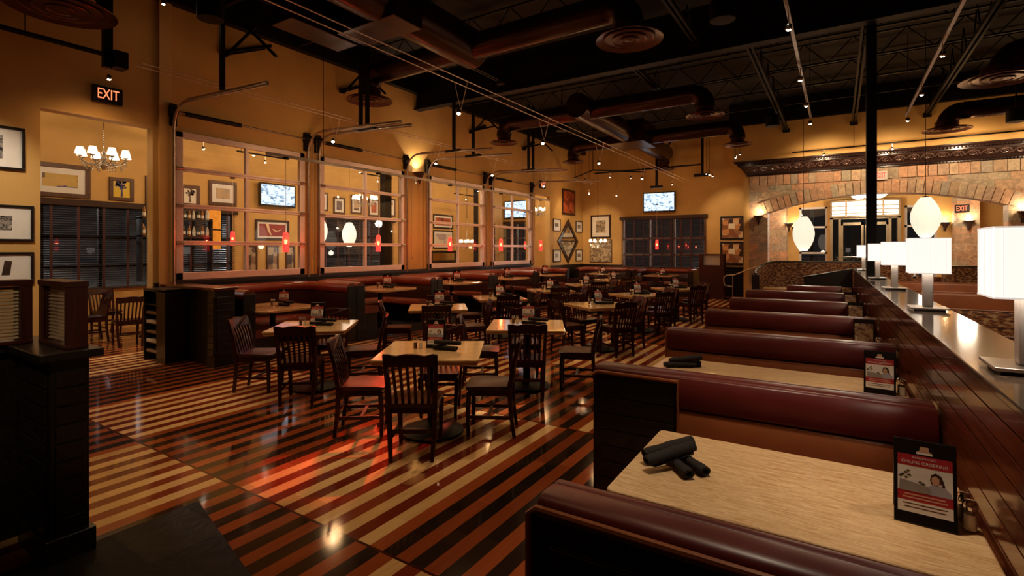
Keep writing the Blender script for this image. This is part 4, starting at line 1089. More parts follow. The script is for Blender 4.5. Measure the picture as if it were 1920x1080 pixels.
# dark sloping return at the far end of the counter
t = thing('counter_end_panel', 'black panel with a sloping top at the far end of the counter', 'panel', BT(AE + .02, .0), BR)
MB().prism([(-.50, 0), (.44, 0), (.44, 1.24), (-.50, 1.04)], 0, .14, 'y').build('panel', 'black_wood', t, bevel=.006)
MB().bar((-.52, .07, 1.05), (.46, .07, 1.262), .17, .024).build('cap', 'black_wood', t, bevel=.004)
def make_lamp(label):
    t = thing('table_lamp', label, 'lamp')
    MB().bx(-.105, .105, -.105, .105, .012, .024).build('base_plate', 'brushed_steel', t, bevel=.003)
    MB().bx(-.085, .085, -.085, .085, 0, .012).build('base_foot', 'plastic_black', t)
    MB().bx(-.028, .028, -.028, .028, .024, .29).build('stem', 'pale_steel', t, bevel=.006)
    S, z0, z1 = .106, .255, .49
    sh = MB()
    for (xa, ya, xb, yb) in ((-S, -S, S, -S), (S, -S, S, S), (S, S, -S, S), (-S, S, -S, -S)):
        sh.bar((xa, ya, (z0 + z1) / 2), (xb, yb, (z0 + z1) / 2), .004, z1 - z0)
    o = sh.build('lamp_shade', 'lamp_linen', t)
    m = MB()
    for s in (-1, 1):
        for k in range(3):
            u = -S + 2 * S * (k + .5) / 3 + .012 * (k - 1)
            m.bx(u - .0008, u + .0008, s * (S + .0025) - .001, s * (S + .0025) + .001, z0, z1); m.bx(s * (S + .0025) - .001, s * (S + .0025) + .001, u - .0008, u + .0008, z0, z1)
    m.build('shade_seam', 'lamp_rib', o)
    m = MB()
    for z in (z0, z1):
        for (xa, ya, xb, yb) in ((-S, -S, S, -S), (S, -S, S, S), (S, S, -S, S), (-S, S, -S, -S)): m.bar((xa, ya, z), (xb, yb, z), .007, .006)
    m.build('shade_trim', 'lamp_rib', o)
    MB().tube([(0, 0, .29), (0, 0, .36)], .014, 8).lathe([(.0, .36), (.03, .38), (.032, .41), (.02, .44), (0, .45)], n=10).build('bulb', 'bulb_soft', t)
    return t
emis('bulb_soft', (1, .85, .65), 4)
lamp = Proto(make_lamp)
for a, s in ((2.40, 'nearest square-shaded lamp, cut by the right edge, on the counter ledge'), (4.48, 'second square-shaded lamp from the front on the counter ledge'), (6.58, 'third square-shaded lamp from the front on the counter ledge'), (8.74, 'fourth square-shaded lamp, just in front of the black column'), (12.2, 'farthest square-shaded lamp, left of the black column')):
    lamp(BT(a, .572, 1.2825), BR, s, 'square shaded lamps on the counter')
    light('POINT', BT(a, .572, 1.60), 9, (1, .82, .62), None, rad=.05)
struct(MB().bx(-.071, .071, -.071, .071, 0, 5.3).build('trim_column', 'steel_black', loc=BT(10.05, .575), rz=BR, bevel=.01))

# ------------------------------------------------------------------ benches beyond the counter
def back_bench(a, b0, b1_, label, fabric, zt):
    t = thing('booth_bench', label, 'booth bench', BT(a, 0), BR, 'booth benches beyond the counter')
    m = MB().prism([(.0, .36), (-.06, .38), (-.075, .55), (-.06, zt - .04), (-.03, zt), (.05, zt), (.09, zt - .04), (.10, .36)], b0, b1_, 'x'); m.build('backrest', fabric, t, smooth=True, bevel=.01)
    MB().prism([(-.06, .32), (-.5, .32), (-.52, .36), (-.52, .43), (-.48, .46), (-.06, .45)], b0, b1_, 'x').build('seat_cushion', 'patterned_fabric', t, smooth=True, bevel=.012)
    MB().bx(b0 + .03, b1_ - .03, -.44, .1, .02, .34).build('plinth', 'black_wood', t)
    MB().tube([(b0, -.035, zt + .003), (b1_, -.035, zt + .003)], .008, 6).build('piping', 'leather_brown', t)
for a, b0, b1_, f, zt, s in ((6.1, .95, 3.6, 'patterned_fabric', .93, 'orange patterned bench nearest the viewer beyond the counter'), (8.35, .95, 3.8, 'patterned_fabric', .95, 'orange patterned bench behind the second lamp'), (11.4, .95, 4.2, 'leather_brown', .96, 'long brown leather bench beyond the counter, behind the patterned ones'), (14.4, .95, 4.2, 'leather_brown', .97, 'brown leather bench beyond the counter, second from the stone arch'), (16.8, .8, 2.9, 'leather_brown', .98, 'short brown leather bench beyond the counter, nearest the stone arch')):
    back_bench(a, b0, b1_, s, f, zt)

# ------------------------------------------------------------------ U-shaped banquettes on the left and along the far wall
def u_path(w_, d, r):
    pts = [(-w_ / 2, d), (-w_ / 2, r + .02)]
    pts += arc(-w_ / 2 + r, r, r, 180, 270, 8)
    pts += arc(w_ / 2 - r, r, r, 270, 360, 8)
    pts += [(w_ / 2, r + .02), (w_ / 2, d)]
    return pts
def banquette(label, loc, rz, w_, d, zt=1.08, zb=0.0, r=.60):
    t = thing('banquette', label, 'banquette', loc, rz, 'U-shaped leather banquettes')
    P = u_path(w_, d, r)
    def box(o0, o1, z0, z1): return [(o0, z0), (o1, z0), (o1, z1), (o0, z1)]
    MB().sweep(P, box(0, .10, .0, zt - .14)).build('outer_panel', 'black_wood', t)
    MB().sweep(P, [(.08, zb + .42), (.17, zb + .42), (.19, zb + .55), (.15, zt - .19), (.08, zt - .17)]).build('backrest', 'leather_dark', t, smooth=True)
    k = 12; c = (.095, zt - .095)
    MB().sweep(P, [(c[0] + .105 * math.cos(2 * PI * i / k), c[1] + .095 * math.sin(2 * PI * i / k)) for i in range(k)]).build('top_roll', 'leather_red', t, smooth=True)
    for s in (-1, 1):
        m = MB(); x = s * (w_ / 2 - .095)
        m.bx(x - .10, x + .10, d - .012, d + .012, .0, zt - .06)
        m.build('arm_end', 'black_wood', t, bevel=.01)
    Q = P
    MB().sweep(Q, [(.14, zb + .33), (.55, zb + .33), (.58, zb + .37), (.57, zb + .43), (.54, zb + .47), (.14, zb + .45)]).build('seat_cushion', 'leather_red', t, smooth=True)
    MB().sweep(Q, box(.10, .50, .0, zb + .33)).build('plinth', 'black_wood', t)
    return t
YBO = [4.28, 6.42, 8.66, 10.86, 13.08, 15.28]
for k in range(5):
    y0, y1 = YBO[k] + .01, YBO[k + 1] - .01; zb = 0 if k == 0 else .15
    loc = (XW + .11, (y0 + y1) / 2, 0)
    # opens towards +X: local +y -> +X
    s = ['nearest red leather banquette, beside the dark service wall', 'second red leather banquette from the front by the overhead doors', 'third red leather banquette from the front by the overhead doors', 'fourth red leather banquette from the front by the overhead doors', 'fifth red leather banquette, next to the far end doorway'][k]
    t = banquette(s, (XW + .11, (y0 + y1) / 2, .151 if zb else 0), -PI / 2, y1 - y0, 1.58, 1.08 - (.151 if zb else 0), 0)
banquette('long leather banquette under the cream print in the far corner', (-7.75, YB - .06, 0), PI, 2.3, 1.35, .97, 0)
banquette('leather banquette under the far window blind', (-5.42, YB - .06, 0), PI, 2.2, 1.35, .97, 0)
def make_btable(label):
    t = thing('pedestal_table', label, 'table')
    MB().prism(rrect(1.20, 1.04, .16, 6), .722, .76).build('tabletop', 'maple_top', t, bevel=.008)
    MB().cyl((0, 0, .04), (0, 0, .722), .045, 14).build('pedestal', 'steel_black', t)
    MB().bx(-.30, .30, -.035, .035, 0, .045).bx(-.035, .035, -.30, .30, 0, .045).build('foot', 'steel_black', t, bevel=.01)
    return t
btable = Proto(make_btable)
for k, y in enumerate((4.98, 7.32, 9.60, 11.85, 14.05)):
    zb = 0 if k == 0 else .151; nm = f'{ORD[k]} banquette table by the overhead doors'
    btable((-7.85, y, zb), 0, f'maple pedestal table inside the {ORD[k]} red banquette', 'pedestal tables in the banquettes')
    dress(-7.85, y + .1, zb + .7605, R(20), nm, face=R(48))
for x, y, s in ((-5.42, 18.55, 'under the far window blind'), (-7.75, 18.65, 'under the cream print')):
    btable((x, y, 0), PI / 2, 'maple pedestal table in the banquette ' + s, 'pedestal tables in the banquettes')
    dress(x, y, .7605, R(10), 'far banquette table ' + s, face=R(24))

# ------------------------------------------------------------------ dark service wall and half-height partitions
t = thing('service_half_wall', 'low dark service wall with capped end post beside the bar doorway', 'partition', (-9.17, 3.92, 0))
MB().bx(.0, 1.42, .0, .22, 0, 1.10).build('panel', 'black_wood', t)
e = MB().bx(1.42, 1.62, -.02, .27, 0, 1.10); z = .16
while z < 1.0: e.bx(1.62, 1.632, .0, .25, z, z + .085); e.bx(1.44, 1.60, -.032, -.02, z, z + .085); z += .095
e.build('end_post', 'black_wood', t, bevel=.003)
MB().bx(.0, 1.66, -.05, .30, 1.10, 1.14).build('cap', 'wall_wood', t, bevel=.006)
MB().bx(1.40, 1.65, -.04, .29, 0, .13).build('base_trim', 'black_wood', t)
t = thing('open_shelf_rack', 'narrow open rack of folded menus in front of the service wall', 'rack', (-9.05, 3.60, 0))
MB().bx(0, .025, 0, .30, 0, 1.08).bx(.42, .70, 0, .30, 0, 1.08).bx(0, .7, .28, .30, 0, 1.08).bx(0, .70, 0, .30, 1.06, 1.10).build('carcass', 'black_wood', t)
for i in range(6): MB().bx(.025, .42, .02, .28, .12 + i * .145, .135 + i * .145).build('shelf', 'black_wood', t)
for i in range(5):
    z = .1352 + i * .145
    m = MB().bx(-8.99, -8.66, 3.615, 3.80, z, z + .035 + .01 * (i % 2)); tag(m.build('menu_pile', 'art_pale' if i % 2 else 'galvanised', bevel=.004), f'pile of pale folded menus on the {ORD[i]} shelf up of the narrow rack', 'menu', 'menus in the rack')
def louvre_box(parent, x0, x1, y0, y1, z0, z1, axis):
    """wood-framed glazed box holding a small louvre blind"""
    m = MB(); f = .055
    m.bx(x0 - .004, x1 + .004, y0 - .004, y1 + .004, z1 - f * .6, z1); m.bx(x0 - .002, x1 + .002, y0 - .002, y1 + .002, z0, z0 + f * .4)
    if axis == 'x': m.bx(x0, x0 + f, y0, y1, z0 + .01, z1 - .01); m.bx(x1 - f * .5, x1, y0, y1, z0 + .01, z1 - .01)
    else: m.bx(x0, x1, y0, y0 + f, z0 + .01, z1 - .01); m.bx(x0, x1, y1 - f, y1, z0 + .01, z1 - .01)
    m.build('glazed_frame', 'red_post', parent, bevel=.004)
    s = MB(); z = z0 + .03
    while z < z1 - .05:
        if axis == 'x': a, b, c, d = x0 + f, x1 - f * .5, y0 + .030, y0 + .042
        else: a, b, c, d = y0 + f, y1 - f, x1 - .030, x1 - .042
        pts = [(a, c, z), (b, c, z), (b, d, z + .013), (a, d, z + .013), (a, c, z + .003), (b, c, z + .003), (b, d, z + .016), (a, d, z + .016)]
        s.quad_box(pts if axis == 'x' else [(q[1], q[0], q[2]) for q in pts])
        z += .0205
    s.build('louvre_slats', 'louvre_white', parent)
    g = MB()
    if axis == 'x': g.bx(x0 + f, x1 - f * .5, y0 + .012, y0 + .018, z0 + .03, z1 - f)
    else: g.bx(x1 - .018, x1 - .012, y0 + f, y1 - f, z0 + .03, z1 - f)
    g.build('pane', 'smoke_glass', parent)
t = thing('louvred_partition', 'dark L-shaped half wall topped by glazed louvre boxes, left foreground', 'partition', (0, 0, 0))
m = MB().bx(-4.30, -3.56, .98, 1.15, 0, 1.10)
z = .15
while z < 1.02:
    m.bx(-3.56, -3.548, 1.0, 1.13, z, z + .088); m.bx(-4.0, -3.60, .966, .98, z, z + .088); z += .1
m.bx(-4.30, -4.10, -1.0, .98, 0, 1.10); m.build('half_wall', 'black_wood', t, bevel=.003)
MB().bx(-4.34, -3.50, .92, 1.20, 1.10, 1.145).bx(-4.34, -4.05, -1.0, .92, 1.10, 1.145).build('cap', 'black_wood', t, bevel=.006)
MB().bx(-4.0, -3.535, .955, 1.175, 0, .14).build('base_trim', 'black_wood', t, bevel=.004)
louvre_box(t, -4.01, -3.575, 1.05, 1.15, 1.146, 1.52, 'x')
louvre_box(t, -4.16, -4.03, -.9, 1.03, 1.146, 1.52, 'y')
t = thing('host_stand_partition', 'reddish slatted half wall with a small glazed box at the far end', 'partition', (-4.10, 18.45, 0), R(-8))
m = MB().bx(0, .86, 0, .20, 0, 1.12); z = .1
while z < 1.05: m.bx(.03, .83, -.012, 0, z, z + .07); z += .08
m.build('half_wall', 'red_post', t, bevel=.003)
MB().bx(0, .13, 0, .2, 1.12, 1.52).bx(.72, .86, 0, .2, 1.12, 1.52).bx(0, .86, 0, .2, 1.49, 1.53).bx(0, .86, 0, .2, 1.12, 1.15).build('glazed_frame', 'red_post', t, bevel=.004)
MB().bx(.13, .72, .10, .11, 1.15, 1.49).build('pane', 'mat_white', t)
# hand rail by the raised far corner
t = thing('handrail', 'curved metal handrail in front of the louvred panel by the stone wall', 'handrail', (0, 0, 0))
MB().tube([(-3.02, 18.0, .48), (-3.16, 18.0, .50), (-3.20, 18.0, .62), (-3.20, 18.0, .76), (-3.12, 18.0, .84), (-2.86, 17.95, .86), (-2.40, 17.7, 1.06), (-1.95, 17.3, 1.22), (-1.2, 17.0, 1.30)], .020, 8).build('rail', 'brushed_steel', t, smooth=True)
MB().cyl((-2.92, 17.96, 0), (-2.92, 17.96, .85), .015, 8).build('post', 'brushed_steel', t); MB().cyl((-3.02, 18.0, .48), (-2.92, 17.97, .47), .018, 8).build('bracket', 'brushed_steel', t)
# curved patterned banquette in front of the arch
t = thing('curved_banquette', 'high curved banquette in orange patterned fabric before the stone arch', 'banquette', (-.20, 15.1, 0))
n_ = 28; inner, outer, cap = [], [], MB()
m = MB(); q = MB()
pts = []
for i in range(n_ + 1):
    a = R(190 - 200 * i / n_); rr = 1.75
    zt = 1.03 + .30 * min(1, math.sin(PI * i / n_) * 1.5)
    pts.append((rr * math.cos(a), rr * .75 * math.sin(a), zt))
for i in range(n_):
    (xa, ya, za), (xb, yb, zb2) = pts[i], pts[i + 1]
    k0, k1 = .93, .93
    m.quad_box([(xa * k0, ya * k0, .4), (xb * k1, yb * k1, .4), (xb, yb, .4), (xa, ya, .4), (xa * k0, ya * k0, za), (xb * k1, yb * k1, zb2), (xb, yb, zb2), (xa, ya, za)])
    q.quad_box([(xa * .65, ya * .65, .1), (xb * .65, yb * .65, .1), (xb * .94, yb * .94, .1), (xa * .94, ya * .94, .1), (xa * .65, ya * .65, .46), (xb * .65, yb * .65, .46), (xb * .94, yb * .94, .46), (xa * .94, ya * .94, .46)])
m.build('backrest', 'patterned_fabric', t); q.build('seat_cushion', 'patterned_fabric', t)
MB().tube([(x * .965, y * .965, z + .012) for x, y, z in pts], .034, 8).build('cap_rail', 'black_wood', t, smooth=True)
MB().bx(pts[0][0] - .02, pts[0][0] + .16, pts[0][1] - .06, pts[0][1] + .02, 0, 1.02).build('arm_end', 'black_wood', t)
tag(MB().lathe([(.0, 0), (.25, 0), (.25, .02), (.04, .04), (.04, .72), (.42, .73), (.43, .76), (0, .76)], n=24).build('round_table', 'maple_top', loc=(-1.15, 13.95, 0), smooth=True), 'small round table in front of the curved patterned banquette', 'table')
t = thing('curved_banquette', 'curved patterned banquette far beyond the counter, right of the lamps', 'banquette', (3.9, 16.2, 0))
m = MB(); n_ = 16; pp = []
for i in range(n_ + 1):
    a = R(200 - 170 * i / n_); pp.append((1.8 * math.cos(a), .9 * math.sin(a)))
m.sweep(pp, [(.0, .3), (-.13, .3), (-.11, 1.24), (-.02, 1.24)]); m.build('backrest', 'patterned_fabric', t)
MB().tube([(x, y, 1.255) for x, y in pp], .03, 8).build('cap_rail', 'black_wood', t, smooth=True)
MB().sweep(pp, [(-.13, .05), (-.55, .05), (-.55, .45), (-.13, .45)]).build('seat_cushion', 'patterned_fabric', t)
tag(MB().lathe([(.0, 0), (.30, 0), (.36, .4), (.40, .95), (.0, .95)], n=28).build('host_podium', 'maple_booth', loc=(.55, 20.8, 0), smooth=True), 'round wooden host podium in front of the glass entrance door', 'podium')

# ------------------------------------------------------------------ bar shelf with bottles
t = thing('bar_shelf', 'black wall shelf of bottles in front of the bar blind', 'shelf', (-12.9, 5.0, 0))
MB().bx(0, .22, 0, 1.50, 2.36, 2.39).build('shelf', 'black_wood', t); MB().bx(0, .22, 0, 1.50, 1.97, 2.0).build('shelf', 'black_wood', t)
for y in (0, 1.47): MB().bx(0, .22, y, y + .03, 1.0, 2.42).build('upright', 'black_wood', t)
def make_bottle(label):
    t = thing('liquor_bottle', label, 'bottle')
    MB().lathe([(.036, 0), (.038, .01), (.038, .17), (.028, .205), (.014, .225), (.013, .275)], n=12).build('glass_body', 'bottle_amber', t, smooth=True)
    MB().lathe([(.0388, .05), (.0388, .13)], n=12).build('paper_label', 'label_paper', t)
    MB().lathe([(.015, .272), (.015, .30), (0, .302)], n=10).build('stopper', 'plastic_black', t)
    return t
bottle = Proto(make_bottle)
for zz, s in ((2.391, 'upper'), (2.001, 'lower')):
    for i in range(14):
        o = bottle((-12.79 + random.uniform(-.03, .03), 5.10 + i * .102, zz), random.uniform(0, 6), f'liquor bottle standing in the row on the {s} bar shelf', f'bottles on the {s} bar shelf')
        sc = random.uniform(.82, 1.05); o.scale = (sc, sc, sc)
        for c in o.children:
            if c.name.startswith('glass_body') and i % 3:
                c.data = c.data.copy(); c.data.materials[0] = M['bottle_clear' if i % 3 == 1 else 'bottle_dark']
t = thing('amber_light_panel', 'glowing amber panel on the bar wall beside the bottles', 'light panel', (-12.95, 6.52, 1.70))
MB().bx(0, .03, 0, .30, 0, .95).build('panel', 'amber_panel', t); MB().bx(0, .034, 0, .30, .46, .49).bx(-.01, .036, -.02, 0, 0, .95).bx(-.01, .036, .30, .32, 0, .95).build('frame', 'steel_black', t)
for y in (9.14, 13.05):
    struct(MB().bx(XW - .5, XW - .3, y - .10, y + .10, 0, 4.75).build('trim_bar_post', 'steel_black'))
struct(MB().bx(XW - .55, XW - .32, 17.72, 17.98, 0, 4.75).build('trim_bar_post_far', 'steel_black'))

# ------------------------------------------------------------------ roof structure
struct(MB().bx(-9.2, 9, 9.82, 9.84, 5.3, 6.1).bx(-9.2, 9, 9.72, 9.94, 5.27, 5.30).bx(-9.2, 9, 9.72, 9.94, 6.1, 6.13).build('ceiling_girder', 'steel_dark'))
struct(MB().bx(-9.2, -9.05, -3, 20, 5.68, 6.3).build('ceiling_ledger', 'steel_dark'))
struct(MB().bx(-2.95, 9, YS - .48, YS - .33, 5.60, 6.3).build('ceiling_ledger_stone', 'steel_dark'))
def joist(y, x0, x1, zt=6.2, zb=5.72):
    m = MB(); m.bx(x0, x1, y - .03, y + .03, zt - .03, zt); m.bx(x0, x1, y - .03, y + .03, zb, zb + .03)
    x = x0; up = True
    while x < x1 - .5:
        m.tube([(x, y, zb if up else zt), (x + .45, y, zt if up else zb)], .012, 5, cap=False); x += .45; up = not up
    struct(m.build('ceiling_joist', 'steel_dark'))
for y in (1.2, 2.9, 4.6, 6.3, 8.0, 11.4, 13.0, 14.6, 16.2): joist(y, -9.2, 9)
def brace(x, y0, y1, z=5.42):
    m = MB(); m.bx(x - .06, x - .02, y0, y1, z, z + .07); m.bx(x + .02, x + .06, y0, y1, z, z + .07)
    y = y0 + .3
    while y < y1 - .5:
        m.bar((x, y, z + .05), (x, y + .3, 5.9), .022); m.bar((x, y + .3, 5.9), (x, y + .6, z + .05), .022); y += 1.15
    m.bx(x - .09, x + .09, y1 - .12, y1 + .05, z - .05, z + .06)
    struct(m.build('ceiling_bridging', 'steel_dark'))
for x in (-1.35, .36, 2.0, 4.0): brace(x, 9.95, YS - .30, 5.30)
for x, y0, y1 in ((-2.2, 5.0, 9.7), (-6.4, 6.6, 9.6), (-3.6, 10.2, 13.2)): brace(x, y0, y1, 5.45)
# wall braces of the roof by the left wall
def wall_brace(y, n):
    m = MB().bar((XW + .03, y - .35, 5.12), (XW + .03, y + .45, 5.50), .045).bar((XW + .06, y - .30, 5.10), (XW + .4, y + .05, 5.68), .04).bar((XW + .03, y - .38, 5.16), (XW + .5, y + .3, 5.40), .045).bar((XW + .35, y - .1, 5.66), (XW + .95, y + .1, 5.05), .045)
    struct(m.build('ceiling_wall_brace', 'steel_black'))
for y in (5.2, 7.75, 12.4, 15.4): wall_brace(y, 0)
def post(x, y, z0, z1=5.9, w_=.075, foot=True):
    m = MB().bx(x - w_ / 2, x + w_ / 2, y - w_ / 2, y + w_ / 2, z0, z1)
    if foot: m.bx(x - .22, x + .22, y - .05, y + .05, z0 - .05, z0)
    struct(m.build('ceiling_track_hanger', 'steel_black'))
for y in (4.04, 6.62, 6.78, 9.40, 10.15, 12.83, 13.09): post(-7.62, y, 4.03, 5.9, .06, y > 5)
struct(MB().bx(-8.62, -8.52, 2.92, 3.02, 4.22, 5.9).bar((-8.57, 2.97, 4.95), (-8.57, 2.45, 5.9), .07).bx(-8.60, -8.40, 3.0, 3.16, 4.22, 4.45).build('ceiling_cable_bracket', 'steel_black'))
struct(MB().tube([(-8.9, -2.5, 4.50), (-8.9, 3.1, 4.50)], .035, 8).tube([(-8.9, 2.2, 4.5), (-8.9, 2.2, 6.2)], .008, 5).build('ceiling_conduit', 'steel_black', smooth=True))
struct(MB().tube([(-8.3, 19.2, 4.75), (-4.1, 19.2, 4.75)], .03, 8).tube([(-5.82, 19.3, 4.1), (-5.82, 19.3, 5.9)], .05, 6).tube([(-5.82, 19.3, 4.75), (-5.2, 19.3, 5.9)], .035, 6).bx(-6.05, -5.6, 19.25, 19.35, 4.02, 4.1).tube([(-4.16, 19.3, 4.4), (-4.16, 19.3, 5.9)], .05, 6).bx(-4.45, -3.9, 19.25, 19.35, 4.33, 4.43).build('ceiling_far_braces', 'steel_black'))
struct(MB().tube([(-8.6, 17.9, 4.44), (-7.2, 16.5, 4.44), (-5.8, 17.9, 4.44)], .025, 8).tube([(-7.2, 16.5, 4.44), (-7.2, 16.5, 5.9)], .012, 6).tube([(-8.5, 17.8, 4.44), (-8.5, 17.8, 5.9)], .012, 6).build('ceiling_light_rail', 'steel_black'))

# ------------------------------------------------------------------ ducts and diffusers
def duct_pipe(m, path, r, n=20, ribs=True):
    P = [Vector(p) for p in path]; out, rad = [], []
    for a, b in zip(P, P[1:]):
        L_ = (b - a).length; k = max(1, int(L_ / .055)) if ribs else 1
        for i in range(k):
            out.append(a.lerp(b, i / k)); rad.append(r * (1.0 if i % 2 else 1.022) if ribs else r)
    out.append(P[-1]); rad.append(r)
    m.tube([tuple(p) for p in out], rad, n)
def elbow(a, b, r, drop):
    """horizontal run from a towards b, then a quarter bend down to drop"""
    a, b = Vector(a), Vector(b); d = (b - a).normalized(); R0 = r * 1.5
    pts = [tuple(a)]; c = b - d * R0 - Vector((0, 0, R0))
    for i in range(7):
        th = PI / 2 * i / 6; pts.append(tuple(c + d * R0 * math.sin(th) + Vector((0, 0, R0 * math.cos(th)))))
    pts.append((b.x, b.y, drop)); return pts
def trunk(label, x, y0, y1, z, r, branches, plen=None):
    t = thing('air_duct', label, 'air duct', (0, 0, 0), 0, 'spiral air ducts under the ceiling')
    m = MB(); duct_pipe(m, [(x, y0, z), (x, y1, z)], r); m.build('trunk', 'duct', t, smooth=True)
    for a, b in branches:
        m = MB(); pts = elbow(a, b, .2, 4.86)
        duct_pipe(m, pts[:2], .21); m.tube(pts[1:], .21, 18); m.build('branch', 'duct', t, smooth=True)
    if plen: MB().bx(*plen).build('plenum_box', 'duct', t, bevel=.01)
    return t
trunk('large spiral duct running along the front half of the ceiling', -5.5, -1.0, 7.35, 5.25, .33, (((-5.5, 7.1, 5.2), (-2.52, 7.05, 5.2)), ((-5.5, 7.1, 5.2), (-7.95, 7.13, 5.2)), ((-5.5, 2.35, 5.2), (-8.16, 2.35, 5.2))), (-6.35, -5.15, 5.05, 5.62, 4.92, 5.7))
tag(MB().bx(-6.9, -6.42, 4.35, 5.52, 4.92, 5.5).build('return_air_box', 'duct', bevel=.01), 'flat copper coloured air box beside the front duct plenum', 'air box')
trunk('spiral duct with side branches along the rear half of the ceiling', -5.45, 11.5, 19.1, 5.25, .30, (((-5.45, 12.0, 5.2), (-2.52, 11.95, 5.2)), ((-5.45, 12.0, 5.2), (-7.94, 12.02, 5.2)), ((-5.45, 15.8, 5.2), (-2.44, 15.79, 5.2)), ((-5.45, 15.9, 5.2), (-7.68, 15.93, 5.2)), ((-5.45, 18.8, 5.2), (-5.49, 19.12, 5.2))), (-6.0, -4.9, 14.9, 16.2, 4.93, 5.6))
def branch_only(label, pts):
    t = thing('air_duct', label, 'air duct', (0, 0, 0), 0, 'spiral air ducts under the ceiling')
    m = MB(); duct_pipe(m, pts[:2], .21); m.tube(pts[1:], .21, 18); m.build('branch', 'duct', t, smooth=True)
branch_only('black duct with an elbow in front of the stone wall on the right', elbow((6.5, 16.64, 5.12), (2.27, 16.64, 5.12), .2, 4.86))
branch_only('black duct with an elbow at the upper right edge', elbow((6.5, 12.15, 5.12), (2.41, 12.15, 5.12), .2, 4.86))
def make_diffuser(label):
    t = thing('ceiling_diffuser', label, 'air diffuser')
    m = MB(); m.lathe([(.22, .20), (.22, .06), (.44, .02), (.455, .0), (.45, -.008), (.40, .012), (.34, .03), (.2, .06)], n=36)
    m.build('outer_ring', 'diffuser_metal', t, smooth=True)
    for r, z in ((.34, .012), (.235, .0), (.13, -.01)):
        MB().lathe([(r, z), (r - .01, z - .012), (r - .05, z + .012), (r - .075, z + .045), (r - .06, z + .05), (r - .035, z + .022)], n=32).build('cone_ring', 'diffuser_metal', t, smooth=True)
    MB().lathe([(.0, -.018), (.045, -.012), (.05, 0), (.02, .05)], n=20).build('centre_cone', 'diffuser_metal', t, smooth=True)
    return t
diff = Proto(make_diffuser)
for p, s, sc in (((-7.95, 7.13), 'round ring diffuser on the left branch of the front duct', 1.0), ((-2.52, 7.05), 'large round ring diffuser at top centre on the right branch of the front duct', 1.04), ((-2.52, 11.95), 'round ring diffuser under the upturned elbow right of the rear duct', .90), ((-2.44, 15.79), 'round ring diffuser beside the left end of the stone cornice', .86), ((-5.49, 19.12), 'small round diffuser above the far wall television', .84), ((2.27, 16.64), 'round ring diffuser in front of the cornice on the right', 1.10), ((2.41, 12.15), 'round ring diffuser cut by the upper right edge', 1.32), ((-7.94, 12.02), 'round ring diffuser above the fourth overhead door', .85), ((-7.68, 15.93), 'small round diffuser near the far left corner', .82), ((-8.16, 2.35), 'large round ring diffuser at the top left edge', 1.25)):
    o = diff((p[0], p[1], 4.68), 0, s, 'round ceiling diffusers'); o.scale = (sc, sc, 1)
o = diff((-11.6, 5.5, 4.30), 0, 'round diffuser inside the bar behind the first overhead door', 'round ceiling diffusers')
struct(MB().cyl((-11.6, 5.5, 4.42), (-11.6, 5.5, 4.75), .24, 18).build('ceiling_bar_duct', 'steel_black'))
def speaker(loc, label, r=.17):
    t = thing('ceiling_speaker', label, 'speaker', loc, 0, 'can speakers under the ceiling')
    MB().lathe([(r, .0), (r, .26), (r * .9, .28), (0, .28)], n=24).build('housing', 'steel_black', t, smooth=True)
    MB().lathe([(0, -.006), (r * .93, -.004), (r * .96, .002)], n=24).build('grille', 'steel_dark', t); MB().tube([(0, 0, .28), (0, 0, 6.2 - loc[2])], .015, 6).build('hanger_rod', 'steel_black', t)
speaker((-7.38, 3.75, 4.9), 'black can speaker near the top of the left wall')
speaker((-1.37, 7.62, 4.9), 'black can speaker near the top centre, right of the big diffuser')
speaker((-1.45, 14.9, 4.9), 'small black can speaker left of the cornice')
speaker((3.28, 15.44, 4.5), 'black can speaker at the right edge above the cornice')
speaker((-6.33, 12.42, 4.9), 'small black can speaker under the left rear branch duct')

# ------------------------------------------------------------------ cable lights, track lights
def cable_pair(x, y0, y1, z, label):
    t = thing('light_cable', label, 'cable', (x, 0, z), 0, 'low-voltage light cables')
    for dx in (-.09, .09): MB().tube([(dx, y0, 0), (dx, y1, 0)], .0075, 6).build('wire', 'cable_metal', t)
cable_pair(-7.9, 3.1, 18.2, 4.17, 'left pair of light cables, near the garage doors')
cable_pair(-4.7, -1.5, 19.4, 4.17, 'right pair of light cables, crossing the middle of the ceiling')
def make_cable_lamp(label):
    t = thing('cable_spotlight', label, 'spotlight')
    MB().tube([(.0, .05, .045), (.085, .10, .47)], .006, 5).tube([(0, .05, .045), (-.085, .0, .47)], .004, 5).build('support_arm', 'cable_metal', t)
    MB().lathe([(.03, -.005), (.038, .0), (.03, .04), (.012, .05)], n=14).build('reflector', 'chrome', t, smooth=True)
    MB().lathe([(0, -.035), (.022, -.026), (.028, -.006), (.0, .004)], n=12).build('bulb', 'bulb', t, smooth=True)
    return t
clamp_ = Proto(make_cable_lamp)
for x, ys, s in ((-7.9, (6.21, 9.08, 11.38, 14.23), 'left'), (-4.7, (5.91, 8.44, 11.11, 14.21), 'right')):
    for k, y in enumerate(ys):
        clamp_((x, y, 3.70), 0, f'bright cable spotlight, {ORD[k]} from the front on the {s} cable pair', 'cable spotlights')
def make_track_lamp(label):
    t = thing('track_spotlight', label, 'spotlight')
    MB().tube([(0, 0, .02), (0, 0, .14)], .007, 6).build('stem', 'cable_metal', t)
    MB().lathe([(.030, -.04), (.036, -.03), (.034, .01), (.018, .03), (0, .035)], n=14).build('reflector', 'chrome', t, smooth=True)
    MB().lathe([(0, -.048), (.02, -.043), (.026, -.032), (0, -.03)], n=12).build('bulb', 'bulb', t, smooth=True)
    return t
tl = Proto(make_track_lamp)
